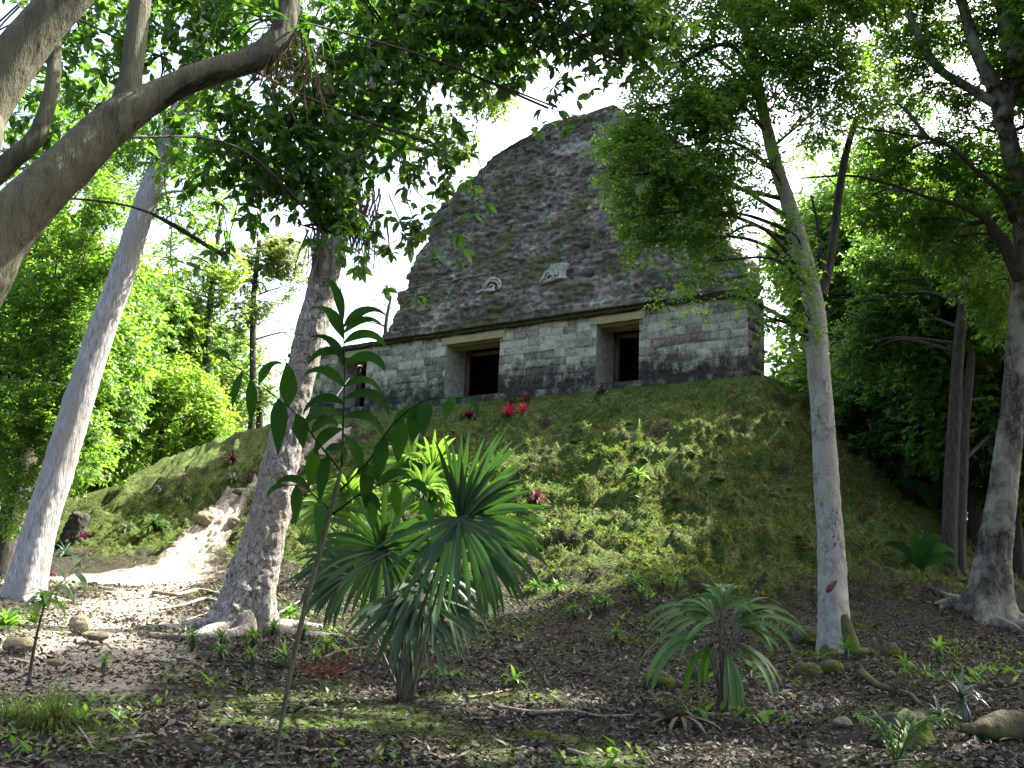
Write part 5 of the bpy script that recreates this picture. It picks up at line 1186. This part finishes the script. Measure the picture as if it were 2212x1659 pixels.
# roots across the path, sticks
def stick(pp, wpx, lab, mat, name='fallen_stick', cat='stick', group=None, rough=.2):
    P = [gnd(x, y) for x, y in pp]; r = np.array([px_r(q[1], wpx) / 2 for q in P]) * np.linspace(1.1, .6, len(P))
    P = np.array([q + [0, 0, rr * .8 + .012] for q, rr in zip(P, r)]); mb = MB(); limb(mb, P, r, 9, rough, pp[0][0] * .1, per=7, scale=6)
    return setp(mb.build(name, mat, None, True, loc=P[0]), lab, cat, group)
ST = 'sticks on the forest floor'
for pp, w_, lb in [([(1075, 1535), (1150, 1545), (1230, 1542), (1300, 1552), (1375, 1550)], 9, 'long crooked stick right of the fan palm foot'), ([(1010, 1512), (1050, 1505), (1105, 1492)], 5, 'thin stick slanting below the yellow green seedling'), ([(230, 1610), (300, 1598), (370, 1590), (420, 1580)], 8, 'straight pale stick in the left foreground'),
                   ([(370, 1562), (420, 1580), (470, 1600)], 6, 'short dark stick crossing the pale stick in the left foreground'), ([(560, 1640), (640, 1632), (700, 1625), (780, 1625)], 6, 'thin stick at the bottom beside the sapling base'), ([(150, 1555), (185, 1600), (200, 1625)], 7, 'pale stick leaning in front of the grass tussock'),
                   ([(400, 1345), (440, 1330), (480, 1315)], 5, 'slim stick in sunlight left of the flaky trunk'), ([(400, 1385), (440, 1392)], 5, 'short pale stick below the flaky trunk'), ([(1225, 1630), (1270, 1638)], 10, 'stubby log piece in the centre foreground'), ([(1270, 1345), (1277, 1330), (1272, 1320)], 5, 'curved twig in the litter above the seedling'),
                   ([(1000, 1560), (1060, 1556)], 6, 'short stick under the large fan palm'), ([(1500, 1540), (1560, 1548), (1640, 1530)], 5, 'thin stick beside the young palm foot'), ([(1880, 1660), (1960, 1648), (2060, 1652)], 6, 'stick along the bottom edge at the right'), ([(700, 1425), (740, 1410), (800, 1400)], 6, 'pale stick behind the red twigs'), ([(560, 1365), (600, 1330), (650, 1300)], 6, 'stick leaning among rosettes by the flaky trunk')]:
    stick(pp, w_, lb, B_STICK, group=ST)
for pp, w_, lb in [([(500, 1300), (430, 1282), (380, 1290), (330, 1283)], 12, 'upper root winding over the sunlit earth'), ([(520, 1330), (450, 1300), (400, 1310), (345, 1320)], 10, 'lower root winding over the sunlit earth'), ([(1860, 1460), (1900, 1490), (1960, 1505), (1990, 1530)], 14, 'mossy surface root snaking from the slender pale trunk')]:
    stick(pp, w_, lb, B_MOSSY if pp[0][0] > 1000 else B_STICK, 'surface_root', 'root')

# ------------------------------------------------------------------ ground cover
R_ = np.random.default_rng(201)
def scatter(n, r0, r1, a, power=1.0):
    r_ = r0 + (r1 - r0) * R_.random(n) ** power; t = radians(a) * R_.uniform(-1, 1, n); return r_ * np.sin(t), r_ * np.cos(t)
x, y = scatter(190000, 7.2, 26, 31, 1.15); m, d_ = weights(x, y); _, mm, _ = Hsmooth(x, y)
cl = fbm(np.stack([x, y, x * 0], -1), 1.2, 3, 33.0)
k = R_.random(len(x)) < np.clip(1.15 - .8 * m - .55 * d_, .05, 1) * (.35 + 1.3 * np.clip(cl - .2, 0, 1)) * np.clip(1.3 - mm, .45, 1)
x, y = x[k], y[k]; n = len(x); P = np.stack([x, y, H(x, y) + R_.uniform(.004, .03, n)], -1); a = R_.uniform(0, 6.28, n)
V, f3, f4, kk = leafset(P, np.stack([np.cos(a), np.sin(a), R_.normal(.12, .38, n)], -1), np.where(R_.random(n) < .025, R_.uniform(.10, .17, n), R_.uniform(.03, .10, n) * R_.uniform(.5, 1.2, n)), R_, False, .8)
o = mesh('fallen_leaves', V, [f3], L_LITTER, None, {'tint': np.repeat(np.where(R_.random(n) < .06, R_.uniform(.6, 1, n), R_.beta(1.2, 3.5, n)), kk)}, False); setp(o, 'brown and grey fallen leaves littering the forest floor', 'leaf litter', None, 'stuff')
def blades(n, r0, r1, ang, size, mat, name, lab, mfun, power=1.0, lean=.6, wd=.35, tintf=None):
    x, y = scatter(n, r0, r1, ang, power); kx = R_.random(n) < mfun(x, y); x, y = x[kx], y[kx]; n = len(x); size = size * np.clip(.35 + 1.5 * fbm(np.stack([x, y, x * 0], -1), 1.9, 3, 81.0), .5, 1.7)
    P = np.stack([x, y, H(x, y) - .005], -1); a = R_.uniform(0, 6.28, n); D = nrm(np.stack([np.cos(a) * lean, np.sin(a) * lean, R_.uniform(.3, 1, n)], -1))
    V, f3, f4, kk = leafset(P, D, size * R_.uniform(.5, 1.3, n), R_, False, wd)
    tv = np.clip(.6 * R_.random(n) + 1.3 * (fbm(P, 1.6, 3, 91.0) - .42) + 1.5 * (fbm(P, 6.0, 2, 95.0) - .45), 0, 1)
    setp(mesh(name, V, [f3], mat, None, {'tint': np.repeat(tv, kk)}, False), lab, 'ground cover', None, 'stuff')
def mossy(x, y):
    m, d_ = weights(x, y); c = fbm(np.stack([x, y, x * 0], -1), 1.4, 3, 44.0); return np.clip((m - .2) * 1.5, 0, 1) * np.clip((c - .30) * 4, 0, 1)
blades(400000, 16, 39, 24, .095, L_GRASS, 'moss_carpet', 'shaggy moss and short grass covering the mound', mossy, .9, .9)
blades(60000, 7.2, 17, 31, .05, L_GRASS, 'moss_grass', 'sparse moss and grass between the fallen leaves', lambda x, y: mossy(x, y) * .9, 1.0, .8, .25)
def weedy(x, y):
    m, d_ = weights(x, y); c = fbm(np.stack([x, y, x * 0], -1), .8, 3, 54.0); return np.clip((c - .56) * 6, 0, 1) * (1 - d_) * .8
blades(26000, 8, 34, 29, .12, L_FRESH, 'weeds', 'scattered small green weeds on the mound and floor', weedy, .9, .8, .5)
